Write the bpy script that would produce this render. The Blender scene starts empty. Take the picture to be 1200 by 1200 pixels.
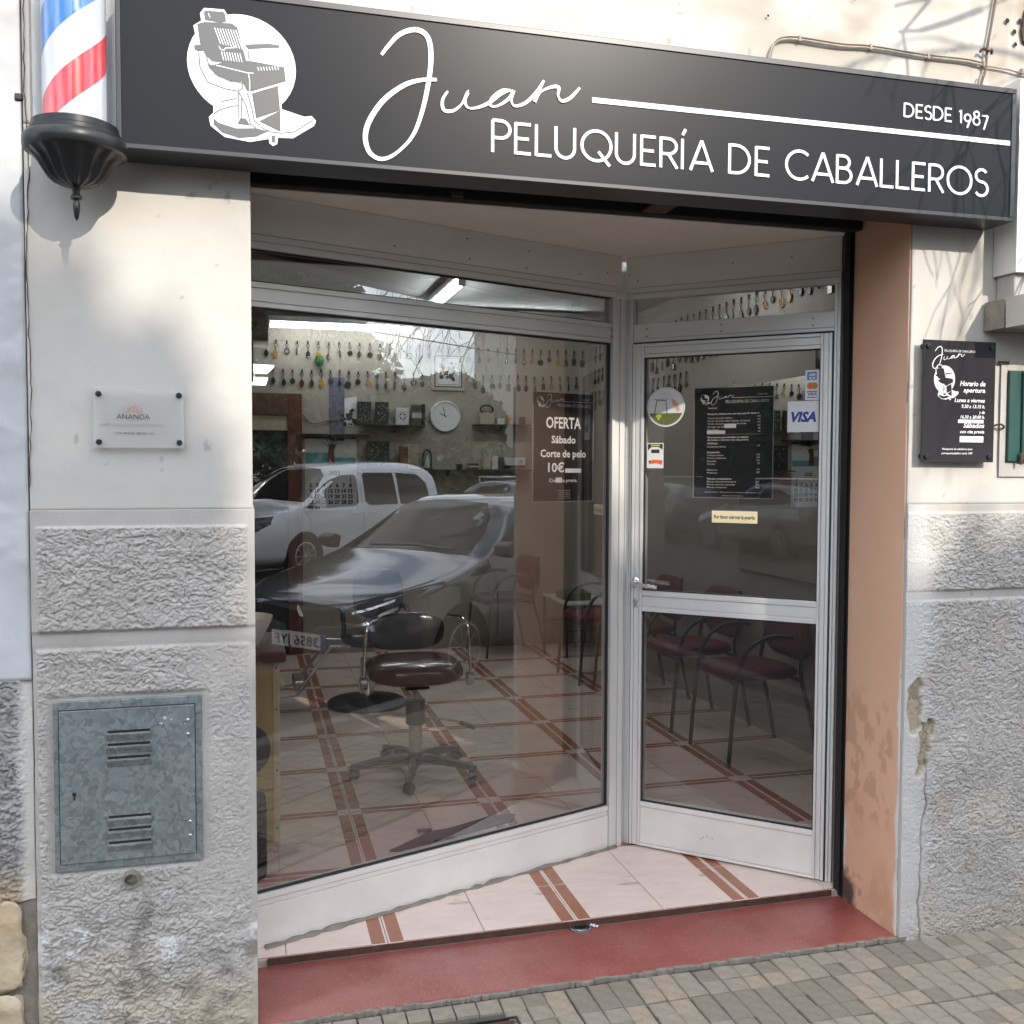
import bpy, bmesh, math, random
import numpy as np
from mathutils import Vector, Matrix, noise
from mathutils.bvhtree import BVHTree

R = math.radians
sc = bpy.context.scene
COL = sc.collection
random.seed(11)

# ---------------------------------------------------------------- camera
cam_d = bpy.data.cameras.new('camera')
cam = bpy.data.objects.new('camera', cam_d)
COL.objects.link(cam)
cam_d.sensor_fit = 'HORIZONTAL'
cam_d.sensor_width = 36.0
cam_d.lens = 34.39
cam_d.clip_start = 0.05
cam_d.clip_end = 900
_r = Vector((0.96559566, -0.26002204, 0.00368131))
_u = Vector((0.00776129, 0.04296583, 0.9990464))
_f = Vector((0.25993225, 0.9646463, -0.04350572))
cam.matrix_world = Matrix(((_r.x, _u.x, -_f.x, -0.0109),
                           (_r.y, _u.y, -_f.y, -2.7457),
                           (_r.z, _u.z, -_f.z, 1.55),
                           (0, 0, 0, 1)))
sc.camera = cam

# ---------------------------------------------------------------- sky, sun, exposure
SUN_DIR = Vector((0.35, -1.0, 0.578)).normalized()      # towards the sun
SUN_EL = math.asin(SUN_DIR.z)
SUN_AZ = math.atan2(SUN_DIR.x, SUN_DIR.y)               # clockwise from +Y
world = bpy.data.worlds.new('World')
sc.world = world
world.use_nodes = True
wt = world.node_tree
wt.nodes.clear()
wo = wt.nodes.new('ShaderNodeOutputWorld')
bg = wt.nodes.new('ShaderNodeBackground')
sky = wt.nodes.new('ShaderNodeTexSky')
sky.sky_type = 'NISHITA'
sky.sun_disc = False
sky.sun_elevation = SUN_EL
sky.sun_rotation = SUN_AZ
sky.dust_density = 0.6
tcw = wt.nodes.new('ShaderNodeTexCoord')
mpw = wt.nodes.new('ShaderNodeMapping')
mpw.inputs['Scale'].default_value = (1, 1, 3.2)
nzw = wt.nodes.new('ShaderNodeTexNoise')
nzw.inputs['Scale'].default_value = 2.6
nzw.inputs['Detail'].default_value = 8
nzw.inputs['Roughness'].default_value = 0.6
crw = wt.nodes.new('ShaderNodeValToRGB')
crw.color_ramp.elements[0].position = 0.42
crw.color_ramp.elements[1].position = 0.60
mxw = wt.nodes.new('ShaderNodeMix')
mxw.data_type = 'RGBA'
mxw.inputs[7].default_value = (18.6, 19.0, 20.0, 1)      # bright broken cloud
wt.links.new(tcw.outputs['Generated'], mpw.inputs[0])
wt.links.new(mpw.outputs[0], nzw.inputs['Vector'])
wt.links.new(nzw.outputs['Fac'], crw.inputs[0])
wt.links.new(crw.outputs[0], mxw.inputs[0])
wt.links.new(sky.outputs[0], mxw.inputs[6])
wt.links.new(mxw.outputs[2], bg.inputs[0])
bg.inputs[1].default_value = 0.15
wt.links.new(bg.outputs[0], wo.inputs[0])

sun_d = bpy.data.lights.new('sun', 'SUN')
sun_d.energy = 2.8
sun_d.angle = R(0.6)
sun_d.color = (1.0, 0.92, 0.80)
sun = bpy.data.objects.new('sun', sun_d)
COL.objects.link(sun)
sun.rotation_euler = (-SUN_DIR).to_track_quat('-Z', 'Y').to_euler()

sc.view_settings.view_transform = 'Standard'
sc.view_settings.look = 'None'
sc.view_settings.gamma = 1
sc.view_settings.exposure = 0.80
try:
    sc.view_settings.use_curve_mapping = False
except Exception:
    pass
sc.render.engine = 'CYCLES'
sc.cycles.max_bounces = 9
sc.cycles.transparent_max_bounces = 16
sc.cycles.diffuse_bounces = 4
sc.cycles.glossy_bounces = 5
sc.cycles.use_denoising = True
sc.cycles.caustics_reflective = False
sc.cycles.caustics_refractive = False
sc.cycles.sample_clamp_indirect = 6

# ---------------------------------------------------------------- tags and things
def tag(o, label=None, cat=None, group=None, kind=None):
    if label: o['label'] = label
    if cat: o['category'] = cat
    if group: o['group'] = group
    if kind: o['kind'] = kind
    return o

def thing(name, label, cat, loc=(0, 0, 0), rz=0.0, group=None, kind=None):
    o = bpy.data.objects.new(name, None)
    o.empty_display_size = 0.1
    COL.objects.link(o)
    o.location = loc
    o.rotation_euler = (0, 0, rz)
    return tag(o, label, cat, group, kind)

KIDS = {}
def adopt(o, parent):
    if parent is not None:
        o.parent = parent
        KIDS.setdefault(parent.name, []).append(o)
    return o

def copy_tree(o, parent=None):
    c = o.copy()
    COL.objects.link(c)
    adopt(c, parent)
    for ch in list(KIDS.get(o.name, [])):
        copy_tree(ch, c)
    return c

# ---------------------------------------------------------------- mesh builder
class MB:
    def __init__(s):
        s.v, s.f, s.m = [], [], []
    def add(s, vs, fs, m=0):
        b = len(s.v)
        s.v += [tuple(v) for v in vs]
        s.f += [tuple(b + i for i in f) for f in fs]
        s.m += [m] * len(fs)
        return s
    def box(s, x0, x1, y0, y1, z0, z1, m=0):
        v = [(x0, y0, z0), (x1, y0, z0), (x1, y1, z0), (x0, y1, z0),
             (x0, y0, z1), (x1, y0, z1), (x1, y1, z1), (x0, y1, z1)]
        f = [(0, 3, 2, 1), (4, 5, 6, 7), (0, 1, 5, 4), (1, 2, 6, 5), (2, 3, 7, 6), (3, 0, 4, 7)]
        return s.add(v, f, m)
    def tube(s, pts, r, n=8, m=0, caps=True, closed=False):
        pts = [Vector(p) for p in pts]
        rs = r if isinstance(r, (list, tuple)) else [r] * len(pts)
        rings = []
        N = len(pts)
        prev = None
        for i, p in enumerate(pts):
            if closed:
                t = (pts[(i + 1) % N] - pts[i - 1])
            else:
                t = pts[min(i + 1, N - 1)] - pts[max(i - 1, 0)]
            t.normalize()
            if prev is None:
                a = Vector((0, 0, 1)) if abs(t.z) < 0.9 else Vector((1, 0, 0))
                u = t.cross(a).normalized()
            else:
                u = (prev - t * prev.dot(t))
                if u.length < 1e-6:
                    u = t.cross(Vector((0, 0, 1)))
                u.normalize()
            prev = u
            w = t.cross(u)
            rings.append([p + (u * math.cos(2 * math.pi * k / n) + w * math.sin(2 * math.pi * k / n)) * rs[i] for k in range(n)])
        vs = [q for ring in rings for q in ring]
        fs = []
        for i in range(N if closed else N - 1):
            j = (i + 1) % N
            for k in range(n):
                l = (k + 1) % n
                fs.append((i * n + k, i * n + l, j * n + l, j * n + k))
        if caps and not closed:
            fs.append(tuple(range(n))[::-1])
            fs.append(tuple((N - 1) * n + k for k in range(n)))
        return s.add(vs, fs, m)
    def lathe(s, prof, c=(0, 0, 0), n=20, m=0, axis='z'):
        vs, fs = [], []
        for r, h in prof:
            for k in range(n):
                a = 2 * math.pi * k / n
                p = (r * math.cos(a), r * math.sin(a), h)
                if axis == 'y': p = (p[0], p[2], p[1])
                if axis == 'x': p = (p[2], p[0], p[1])
                vs.append((c[0] + p[0], c[1] + p[1], c[2] + p[2]))
        for i in range(len(prof) - 1):
            for k in range(n):
                l = (k + 1) % n
                fs.append((i * n + k, i * n + l, (i + 1) * n + l, (i + 1) * n + k))
        fs.append(tuple(range(n))[::-1])
        fs.append(tuple((len(prof) - 1) * n + k for k in range(n)))
        return s.add(vs, fs, m)
    def prism(s, poly, y0, y1, m=0, plane='xz'):
        """polygon in a plane, extruded along the third axis; y0 is the front"""
        n = len(poly)
        def P(a, b, h):
            return (a, h, b) if plane == 'xz' else ((h, a, b) if plane == 'yz' else (a, b, h))
        vs = [P(a, b, y0) for a, b in poly] + [P(a, b, y1) for a, b in poly]
        from mathutils.geometry import tessellate_polygon
        tris = tessellate_polygon([[Vector((a, b, 0)) for a, b in poly]])
        fs = [tuple(t) for t in tris] + [tuple(n + i for i in t)[::-1] for t in tris]
        fs += [(i, (i + 1) % n, n + (i + 1) % n, n + i) for i in range(n)]
        return s.add(vs, fs, m)
    def ribbon(s, pts, w, y0, y1, m=0):
        """flat stroke of width w in the xz plane, thickness y0 (front) to y1"""
        P = [Vector((a, b)) for a, b in pts]
        n = len(P)
        ws = w if isinstance(w, (list, tuple)) else [w] * n
        L, Rr = [], []
        for i in range(n):
            a = (P[i] - P[i - 1]).normalized() if i > 0 else None
            b = (P[i + 1] - P[i]).normalized() if i < n - 1 else None
            if a is None: a = b
            if b is None: b = a
            t = (a + b)
            if t.length < 1e-4: t = a.copy()
            t.normalize()
            nn = Vector((-t.y, t.x))
            k = 1.0 / max(0.55, nn.dot(Vector((-a.y, a.x))))
            L.append(P[i] + nn * ws[i] * .5 * k)
            Rr.append(P[i] - nn * ws[i] * .5 * k)
        vs = []
        for i in range(n):
            vs += [(L[i].x, y0, L[i].y), (Rr[i].x, y0, Rr[i].y), (Rr[i].x, y1, Rr[i].y), (L[i].x, y1, L[i].y)]
        fs = []
        for i in range(n - 1):
            a, b = 4 * i, 4 * i + 4
            fs += [(a, a + 1, b + 1, b), (a + 1, a + 2, b + 2, b + 1), (a + 3, a, b, b + 3)]
        fs += [(0, 3, 2, 1), (4 * n - 4, 4 * n - 3, 4 * n - 2, 4 * n - 1)]
        return s.add(vs, fs, m)
    def xf(s, M, start=0):
        for i in range(start, len(s.v)):
            s.v[i] = tuple(M @ Vector(s.v[i]))
        return s
    def mesh(s, name, mats, smooth=False, fix=True):
        me = bpy.data.meshes.new(name)
        me.from_pydata(s.v, [], s.f)
        for mt in (mats if isinstance(mats, (list, tuple)) else [mats]):
            me.materials.append(mt)
        me.polygons.foreach_set('material_index', s.m)
        if fix:
            bm = bmesh.new(); bm.from_mesh(me)
            bmesh.ops.recalc_face_normals(bm, faces=bm.faces)
            bm.to_mesh(me); bm.free()
        if smooth:
            me.polygons.foreach_set('use_smooth', [True] * len(me.polygons))
            me.set_sharp_from_angle(angle=R(38))
        me.update()
        return me
    def build(s, name, mats, parent=None, smooth=False, bevel=0, seg=2, loc=None, fix=True):
        o = bpy.data.objects.new(name, s.mesh(name, mats, smooth, fix))
        COL.objects.link(o)
        adopt(o, parent)
        if loc: o.location = loc
        if bevel:
            b = o.modifiers.new('bevel', 'BEVEL')
            b.width = bevel; b.segments = seg; b.limit_method = 'ANGLE'; b.angle_limit = R(40)
        return o

def bezier_smooth(pts, k=6):
    """Catmull-Rom through the points"""
    out = []
    n = len(pts)
    for i in range(n - 1):
        p0, p1, p2, p3 = pts[max(i - 1, 0)], pts[i], pts[i + 1], pts[min(i + 2, n - 1)]
        for j in range(k):
            t = j / k
            out.append(tuple(0.5 * ((2 * b) + (-a + c) * t + (2 * a - 5 * b + 4 * c - d) * t * t + (-a + 3 * b - 3 * c + d) * t ** 3)
                             for a, b, c, d in zip(p0, p1, p2, p3)))
    out.append(tuple(pts[-1]))
    return out

# ---------------------------------------------------------------- materials
def mat(name, col, rough=0.6, metal=0.0, var=0.0, vscale=6.0, col2=None, bump=0.0, bscale=60.0, bdist=0.004,
        spec=0.5, emit=None, estr=0.0, coat=0.0, attr=None, attrcol=None, vdetail=6, stretch=None, detail2=None):
    m = bpy.data.materials.new(name)
    m.use_nodes = True
    nt = m.node_tree
    b = nt.nodes['Principled BSDF']
    b.inputs['Base Color'].default_value = (*col, 1)
    b.inputs['Roughness'].default_value = rough
    b.inputs['Metallic'].default_value = metal
    b.inputs['Specular IOR Level'].default_value = spec
    b.inputs['Coat Weight'].default_value = coat
    if coat: b.inputs['Coat Roughness'].default_value = 0.04
    tc = nt.nodes.new('ShaderNodeTexCoord')
    vec = tc.outputs['Object']
    if stretch:
        mp = nt.nodes.new('ShaderNodeMapping')
        mp.inputs['Scale'].default_value = stretch
        nt.links.new(vec, mp.inputs[0])
        vec = mp.outputs[0]
    cur = None
    if var > 0 or col2:
        nz = nt.nodes.new('ShaderNodeTexNoise')
        nz.inputs['Scale'].default_value = vscale
        nz.inputs['Detail'].default_value = vdetail
        nz.inputs['Roughness'].default_value = 0.62
        nt.links.new(vec, nz.inputs['Vector'])
        cr = nt.nodes.new('ShaderNodeValToRGB')
        cr.color_ramp.elements[0].position = 0.32
        cr.color_ramp.elements[1].position = 0.68
        nt.links.new(nz.outputs['Fac'], cr.inputs[0])
        mx = nt.nodes.new('ShaderNodeMix'); mx.data_type = 'RGBA'
        c2 = col2 if col2 else tuple(c * (1 - var) for c in col)
        mx.inputs[6].default_value = (*col, 1)
        mx.inputs[7].default_value = (*c2, 1)
        nt.links.new(cr.outputs[0], mx.inputs[0])
        cur = mx.outputs[2]
        if detail2:
            n2 = nt.nodes.new('ShaderNodeTexNoise')
            n2.inputs['Scale'].default_value = detail2[0]
            n2.inputs['Detail'].default_value = 3
            nt.links.new(vec, n2.inputs['Vector'])
            r2 = nt.nodes.new('ShaderNodeValToRGB')
            r2.color_ramp.elements[0].position = detail2[2]
            r2.color_ramp.elements[1].position = detail2[2] + 0.08
            nt.links.new(n2.outputs['Fac'], r2.inputs[0])
            m2 = nt.nodes.new('ShaderNodeMix'); m2.data_type = 'RGBA'
            nt.links.new(r2.outputs[0], m2.inputs[0])
            nt.links.new(cur, m2.inputs[6])
            m2.inputs[7].default_value = (*detail2[1], 1)
            cur = m2.outputs[2]
        # a slightly uneven gloss
        mr = nt.nodes.new('ShaderNodeMapRange')
        mr.inputs['To Min'].default_value = max(0.02, rough - 0.08)
        mr.inputs['To Max'].default_value = min(1, rough + 0.08)
        nt.links.new(nz.outputs['Fac'], mr.inputs['Value'])
        nt.links.new(mr.outputs[0], b.inputs['Roughness'])
    if attr:
        at = nt.nodes.new('ShaderNodeAttribute')
        at.attribute_name = attr
        for i, (chan, c) in enumerate(attrcol):
            sp = nt.nodes.new('ShaderNodeSeparateColor')
            nt.links.new(at.outputs['Color'], sp.inputs[0])
            ma = nt.nodes.new('ShaderNodeMix'); ma.data_type = 'RGBA'
            nt.links.new(sp.outputs[chan], ma.inputs[0])
            if cur is not None: nt.links.new(cur, ma.inputs[6])
            else: ma.inputs[6].default_value = (*col, 1)
            ma.inputs[7].default_value = (*c, 1)
            cur = ma.outputs[2]
    if cur is not None:
        nt.links.new(cur, b.inputs['Base Color'])
    if bump > 0:
        nb = nt.nodes.new('ShaderNodeTexNoise')
        nb.inputs['Scale'].default_value = bscale
        nb.inputs['Detail'].default_value = 5
        nt.links.new(vec, nb.inputs['Vector'])
        bp = nt.nodes.new('ShaderNodeBump')
        bp.inputs['Strength'].default_value = bump
        bp.inputs['Distance'].default_value = bdist
        nt.links.new(nb.outputs['Fac'], bp.inputs['Height'])
        nt.links.new(bp.outputs[0], b.inputs['Normal'])
    if emit:
        b.inputs['Emission Color'].default_value = (*emit, 1)
        b.inputs['Emission Strength'].default_value = estr
    return m

def glass_mat(name, tint, refl, rough=0.0, haze=0.0):
    """flat pane: Fresnel-weighted mirror over a tinted clear body"""
    m = bpy.data.materials.new(name)
    m.use_nodes = True
    nt = m.node_tree
    nt.nodes.clear()
    out = nt.nodes.new('ShaderNodeOutputMaterial')
    tr = nt.nodes.new('ShaderNodeBsdfTransparent')
    tr.inputs[0].default_value = (*tint, 1)
    gl = nt.nodes.new('ShaderNodeBsdfGlossy')
    gl.inputs['Roughness'].default_value = rough
    gl.inputs['Color'].default_value = (0.97, 0.98, 1.0, 1)
    lw = nt.nodes.new('ShaderNodeLayerWeight')
    lw.inputs['Blend'].default_value = 0.5
    mr = nt.nodes.new('ShaderNodeMapRange')
    pw = nt.nodes.new('ShaderNodeMath'); pw.operation = 'POWER'
    nt.links.new(lw.outputs['Facing'], pw.inputs[0])
    pw.inputs[1].default_value = 4.0
    nt.links.new(pw.outputs[0], mr.inputs['Value'])
    mr.inputs['To Min'].default_value = refl
    mr.inputs['To Max'].default_value = 1.0
    mix = nt.nodes.new('ShaderNodeMixShader')
    nt.links.new(mr.outputs[0], mix.inputs[0])
    nt.links.new(tr.outputs[0], mix.inputs[1])
    nt.links.new(gl.outputs[0], mix.inputs[2])
    last = mix.outputs[0]
    if haze > 0:      # dust and wipe marks on the pane
        df = nt.nodes.new('ShaderNodeBsdfDiffuse')
        df.inputs[0].default_value = (0.6, 0.6, 0.62, 1)
        tc = nt.nodes.new('ShaderNodeTexCoord')
        mp = nt.nodes.new('ShaderNodeMapping')
        mp.inputs['Scale'].default_value = (7, 7, 0.8)
        nz = nt.nodes.new('ShaderNodeTexNoise')
        nz.inputs['Scale'].default_value = 3
        nz.inputs['Detail'].default_value = 8
        nt.links.new(tc.outputs['Object'], mp.inputs[0])
        nt.links.new(mp.outputs[0], nz.inputs['Vector'])
        m2 = nt.nodes.new('ShaderNodeMapRange')
        m2.inputs['From Min'].default_value = 0.3
        m2.inputs['From Max'].default_value = 0.75
        m2.inputs['To Min'].default_value = haze * 0.4
        m2.inputs['To Max'].default_value = haze * 1.6
        nt.links.new(nz.outputs['Fac'], m2.inputs['Value'])
        mx = nt.nodes.new('ShaderNodeMixShader')
        nt.links.new(m2.outputs[0], mx.inputs[0])
        nt.links.new(last, mx.inputs[1])
        nt.links.new(df.outputs[0], mx.inputs[2])
        last = mx.outputs[0]
    nt.links.new(last, out.inputs[0])
    return m

M = dict(
    plaster=mat('white plaster', (0.525, 0.505, 0.470), 0.9, var=0.0, col2=(0.455, 0.435, 0.40), vscale=1.6, bump=0.25, bscale=38, bdist=0.003, attr='stain_shade',
                attrcol=[('Red', (0.36, 0.31, 0.24)), ('Green', (0.16, 0.15, 0.14))]),
    plaster_blue=mat('cool white plaster', (0.52, 0.535, 0.55), 0.9, col2=(0.44, 0.45, 0.46), vscale=2.4, bump=0.35, bscale=26, bdist=0.004),
    dado=mat('rough grey render', (0.455, 0.435, 0.41), 0.95, col2=(0.37, 0.35, 0.325), vscale=3.5, bump=0.8, bscale=260, bdist=0.0015, attr='stain_shade',
             attrcol=[('Red', (0.40, 0.33, 0.22)), ('Green', (0.13, 0.12, 0.11)), ('Blue', (0.56, 0.55, 0.54))]),
    dado_dark=mat('dark rough render', (0.34, 0.33, 0.32), 0.95, col2=(0.24, 0.235, 0.23), vscale=5, bump=0.6, bscale=150, bdist=0.003, attr='stain_shade',
             attrcol=[('Red', (0.45, 0.33, 0.19)), ('Green', (0.12, 0.11, 0.10)), ('Blue', (0.62, 0.6, 0.56))]),
    stone=mat('ochre stone', (0.46, 0.34, 0.20), 0.9, col2=(0.52, 0.44, 0.32), vscale=9, bump=0.7, bscale=30, bdist=0.01),
    mortar=mat('old mortar', (0.27, 0.245, 0.20), 0.95, var=0.35, vscale=20, bump=0.6, bscale=60, bdist=0.006),
    peach=mat('peach painted render', (0.69, 0.405, 0.265), 0.85, col2=(0.74, 0.47, 0.33), vscale=2.0, bump=0.2, bscale=45, bdist=0.003, attr='stain_shade',
              attrcol=[('Red', (0.42, 0.21, 0.125)), ('Green', (0.07, 0.045, 0.035)), ('Blue', (0.70, 0.68, 0.63))]),
    soffit=mat('pinkish painted soffit', (0.92, 0.87, 0.81), 0.85, var=0.12, vscale=2),
    terrazzo=mat('red terrazzo step', (0.32, 0.105, 0.088), 0.34, col2=(0.215, 0.040, 0.030), vscale=3.2, bump=0.1, bscale=120, bdist=0.001,
                 detail2=(210, (0.40, 0.17, 0.14), 0.59)),
    tile=mat('pale pink marbled tile', (0.76, 0.60, 0.525), 0.22, col2=(0.83, 0.69, 0.615), vscale=7, stretch=(1, 2.4, 1), bump=0.03, bscale=30, bdist=0.001,
             detail2=(5, (0.56, 0.43, 0.37), 0.60)),
    stripe=mat('terracotta tile stripe', (0.40, 0.155, 0.085), 0.25, var=0.2, vscale=12),
    grout=mat('grout bed', (0.52, 0.46, 0.41), 0.9, var=0.2, vscale=20),
    paver=mat('beige concrete paver', (0.30, 0.262, 0.208), 0.85, col2=(0.21, 0.185, 0.15), vscale=30, bump=0.4, bscale=150, bdist=0.002),
    paver2=mat('grey concrete paver', (0.235, 0.20, 0.155), 0.85, col2=(0.17, 0.15, 0.12), vscale=30, bump=0.4, bscale=150, bdist=0.002),
    paver3=mat('warm concrete paver', (0.34, 0.28, 0.205), 0.85, col2=(0.24, 0.20, 0.155), vscale=30, bump=0.4, bscale=150, bdist=0.002),
    joint=mat('dirty joint sand', (0.11, 0.097, 0.08), 0.98, var=0.4, vscale=40, bump=0.6, bscale=120, bdist=0.003),
    asphalt=mat('asphalt', (0.042, 0.042, 0.044), 0.9, var=0.3, vscale=3, bump=0.5, bscale=150, bdist=0.004),
    white_line=mat('road paint', (0.7, 0.7, 0.68), 0.7, var=0.15, vscale=30),
    kerb=mat('kerb stone', (0.20, 0.19, 0.175), 0.85, var=0.25, vscale=12),
    alu=mat('silver anodised aluminium', (0.75, 0.75, 0.73), 0.42, metal=0.35, var=0.07, vscale=5, stretch=(1, 1, .3), spec=0.5),
    alu_dirty=mat('weathered aluminium kick panel', (0.80, 0.78, 0.745), 0.5, metal=0.15, col2=(0.73, 0.70, 0.665), vscale=6),
    seal=mat('black rubber gasket', (0.02, 0.02, 0.02), 0.7),
    black=mat('black satin', (0.018, 0.018, 0.02), 0.45),
    black_matt=mat('black matt', (0.012, 0.011, 0.011), 0.85, var=0.3, vscale=20),
    rust=mat('rusty dark steel', (0.10, 0.045, 0.03), 0.8, var=0.5, vscale=30, bump=0.4, bscale=90, bdist=0.002),
    sign=mat('anthracite sign face', (0.017, 0.018, 0.022), 0.30, spec=0.12, bump=0.02, bscale=3, bdist=0.01),
    sign_frame=mat('anthracite sign frame', (0.035, 0.037, 0.042), 0.35, metal=0.2),
    white_vinyl=mat('white vinyl lettering', (0.80, 0.82, 0.84), 0.4),
    logo_grey=mat('grey logo print', (0.085, 0.088, 0.092), 0.35),
    chrome=mat('chrome', (0.75, 0.75, 0.76), 0.12, metal=1.0),
    steel=mat('brushed steel', (0.5, 0.5, 0.5), 0.35, metal=0.9),
    galv=None,
    acrylic=mat('frosted acrylic', (0.60, 0.60, 0.57), 0.12, spec=0.5),
    pink_line=mat('rose print', (0.62, 0.36, 0.33), 0.5),
    grey_print=mat('grey print', (0.45, 0.42, 0.40), 0.5),
    rose_grey=mat('rose grey print', (0.30, 0.20, 0.17), 0.5),
    dark_print=mat('dark print', (0.03, 0.03, 0.03), 0.5),
    plaque=mat('black acrylic plaque', (0.028, 0.026, 0.030), 0.16, spec=0.5),
    poster=mat('black poster print', (0.010, 0.011, 0.014), 0.35),
    poster_brown=mat('dark poster print', (0.018, 0.013, 0.013), 0.4),
    print_white=mat('white print', (0.78, 0.78, 0.78), 0.6),
    paper=mat('white paper', (0.75, 0.75, 0.75), 0.7, var=0.04, vscale=8),
    visa_blue=mat('navy print', (0.02, 0.045, 0.28), 0.5),
    card_blue=mat('card blue print', (0.02, 0.22, 0.46), 0.5),
    card_red=mat('card orange print', (0.75, 0.13, 0.03), 0.5),
    lime=mat('lime print', (0.45, 0.55, 0.05), 0.5),
    olive=mat('olive print', (0.12, 0.14, 0.05), 0.5),
    salmon=mat('salmon print', (0.65, 0.38, 0.28), 0.5),
    cream=mat('cream plastic sign', (0.74, 0.64, 0.42), 0.4),
    pole_glass=glass_mat('clear pole cylinder', (0.95, 0.96, 0.97), 0.03),
    pole_white=mat('pole white', (0.62, 0.62, 0.65), 0.35, coat=0.1),
    pole_red=mat('pole red', (0.68, 0.02, 0.03), 0.3, coat=0.1),
    pole_blue=mat('pole blue', (0.015, 0.17, 0.48), 0.3, coat=0.1),
    cast=mat('black cast metal', (0.02, 0.022, 0.024), 0.36, metal=0.3, var=0.3, vscale=30, bump=0.1, bscale=60, bdist=0.002),
    green=mat('dark green shutter paint', (0.010, 0.065, 0.050), 0.45, var=0.3, vscale=8),
    cable=mat('dirty cream cable', (0.42, 0.36, 0.28), 0.8, var=0.4, vscale=40),
    dark_cable=mat('dark cable', (0.14, 0.11, 0.085), 0.8),
    # interior
    wall_in=mat('interior wall paint', (0.40, 0.365, 0.30), 0.9, col2=(0.33, 0.30, 0.25), vscale=1.3),
    wall_side=mat('side wall paint', (0.32, 0.29, 0.25), 0.9, var=0.15, vscale=1.5),
    ceil_in=mat('interior ceiling', (0.50, 0.50, 0.48), 0.9, var=0.1, vscale=1),
    wood=mat('pale yellow wood veneer', (0.56, 0.37, 0.13), 0.5, var=0.22, vscale=4, stretch=(6, 6, 0.6)),
    wood_edge=mat('cream edging', (0.60, 0.50, 0.32), 0.5),
    redwood=mat('dark red wood', (0.16, 0.048, 0.028), 0.5, var=0.4, vscale=6, stretch=(5, 5, 0.5)),
    brown_door=mat('brown wood', (0.13, 0.060, 0.042), 0.5, var=0.3, vscale=5, stretch=(5, 5, 0.5)),
    leather=mat('brown black leather', (0.035, 0.024, 0.022), 0.28, coat=0.2, bump=0.1, bscale=80, bdist=0.001),
    leather_mid=mat('dark brown vinyl', (0.17, 0.105, 0.09), 0.25, coat=0.4),
    base_grey=mat('grey cast base', (0.13, 0.125, 0.125), 0.3, metal=0.6, var=0.2, vscale=20),
    cream_metal=mat('cream enamel column', (0.55, 0.50, 0.36), 0.35),
    red_fabric=mat('dark red upholstery', (0.115, 0.010, 0.018), 0.75, var=0.25, vscale=12),
    brown_fabric=mat('brown upholstery', (0.10, 0.042, 0.035), 0.8, var=0.2, vscale=12),
    mirror=mat('mirror glass', (0.80, 0.82, 0.81), 0.01, metal=1.0),
    tube=mat('lit fluorescent tube', (0.9, 0.95, 1.0), 0.4, emit=(0.86, 0.95, 1.0), estr=30.0),
    lamp=mat('lit white lamp panel', (0.9, 0.92, 0.95), 0.4, emit=(0.95, 0.97, 1.0), estr=3.2),
    clock_face=mat('clock face', (0.62, 0.63, 0.62), 0.5),
    green_item=mat('green plastic', (0.03, 0.12, 0.03), 0.5),
    yellow_item=mat('amber glass', (0.45, 0.22, 0.04), 0.3),
    brown_item=mat('brown bottle glass', (0.09, 0.04, 0.02), 0.2),
    teal=mat('turquoise print', (0.10, 0.35, 0.40), 0.6),
    beige_item=mat('beige cardboard', (0.48, 0.40, 0.30), 0.8),
    purple=mat('violet grey print', (0.20, 0.18, 0.26), 0.7, var=0.5, vscale=30),
    glass_shelf=mat('dark shelf', (0.05, 0.04, 0.035), 0.3),
    # street
    leaf=mat('dark evergreen leaves', (0.040, 0.060, 0.022), 0.7, col2=(0.065, 0.085, 0.032), vscale=0.7),
    bark=mat('grey brown bark', (0.10, 0.08, 0.06), 0.9, var=0.4, vscale=10),
    car_silver=mat('silver grey car paint', (0.19, 0.205, 0.225), 0.13, metal=0.65, coat=1.0),
    car_white=mat('white car paint', (0.72, 0.74, 0.76), 0.25, coat=1.0),
    car_grey=mat('grey car paint', (0.22, 0.22, 0.225), 0.25, metal=0.5, coat=1.0),
    car_glass=mat('dark car glass', (0.004, 0.005, 0.006), 0.03, spec=0.18),
    car_black=mat('black car trim', (0.012, 0.012, 0.012), 0.4),
    tyre=mat('tyre rubber', (0.02, 0.02, 0.02), 0.85),
    rim=mat('alloy wheel', (0.45, 0.45, 0.46), 0.3, metal=0.8),
    lens=mat('headlight lens', (0.03, 0.032, 0.036), 0.05, spec=0.5),
    plate=mat('number plate', (0.75, 0.75, 0.72), 0.4),
    build_a=mat('pale house wall', (0.55, 0.52, 0.46), 0.9, var=0.15, vscale=0.6),
    build_b=mat('grey house wall', (0.30, 0.30, 0.29), 0.9, var=0.15, vscale=0.6),
    roof=mat('clay roof', (0.30, 0.14, 0.09), 0.9, var=0.3, vscale=2),
    win_dark=mat('dark window glass', (0.03, 0.035, 0.04), 0.08, spec=1.0),
)
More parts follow.
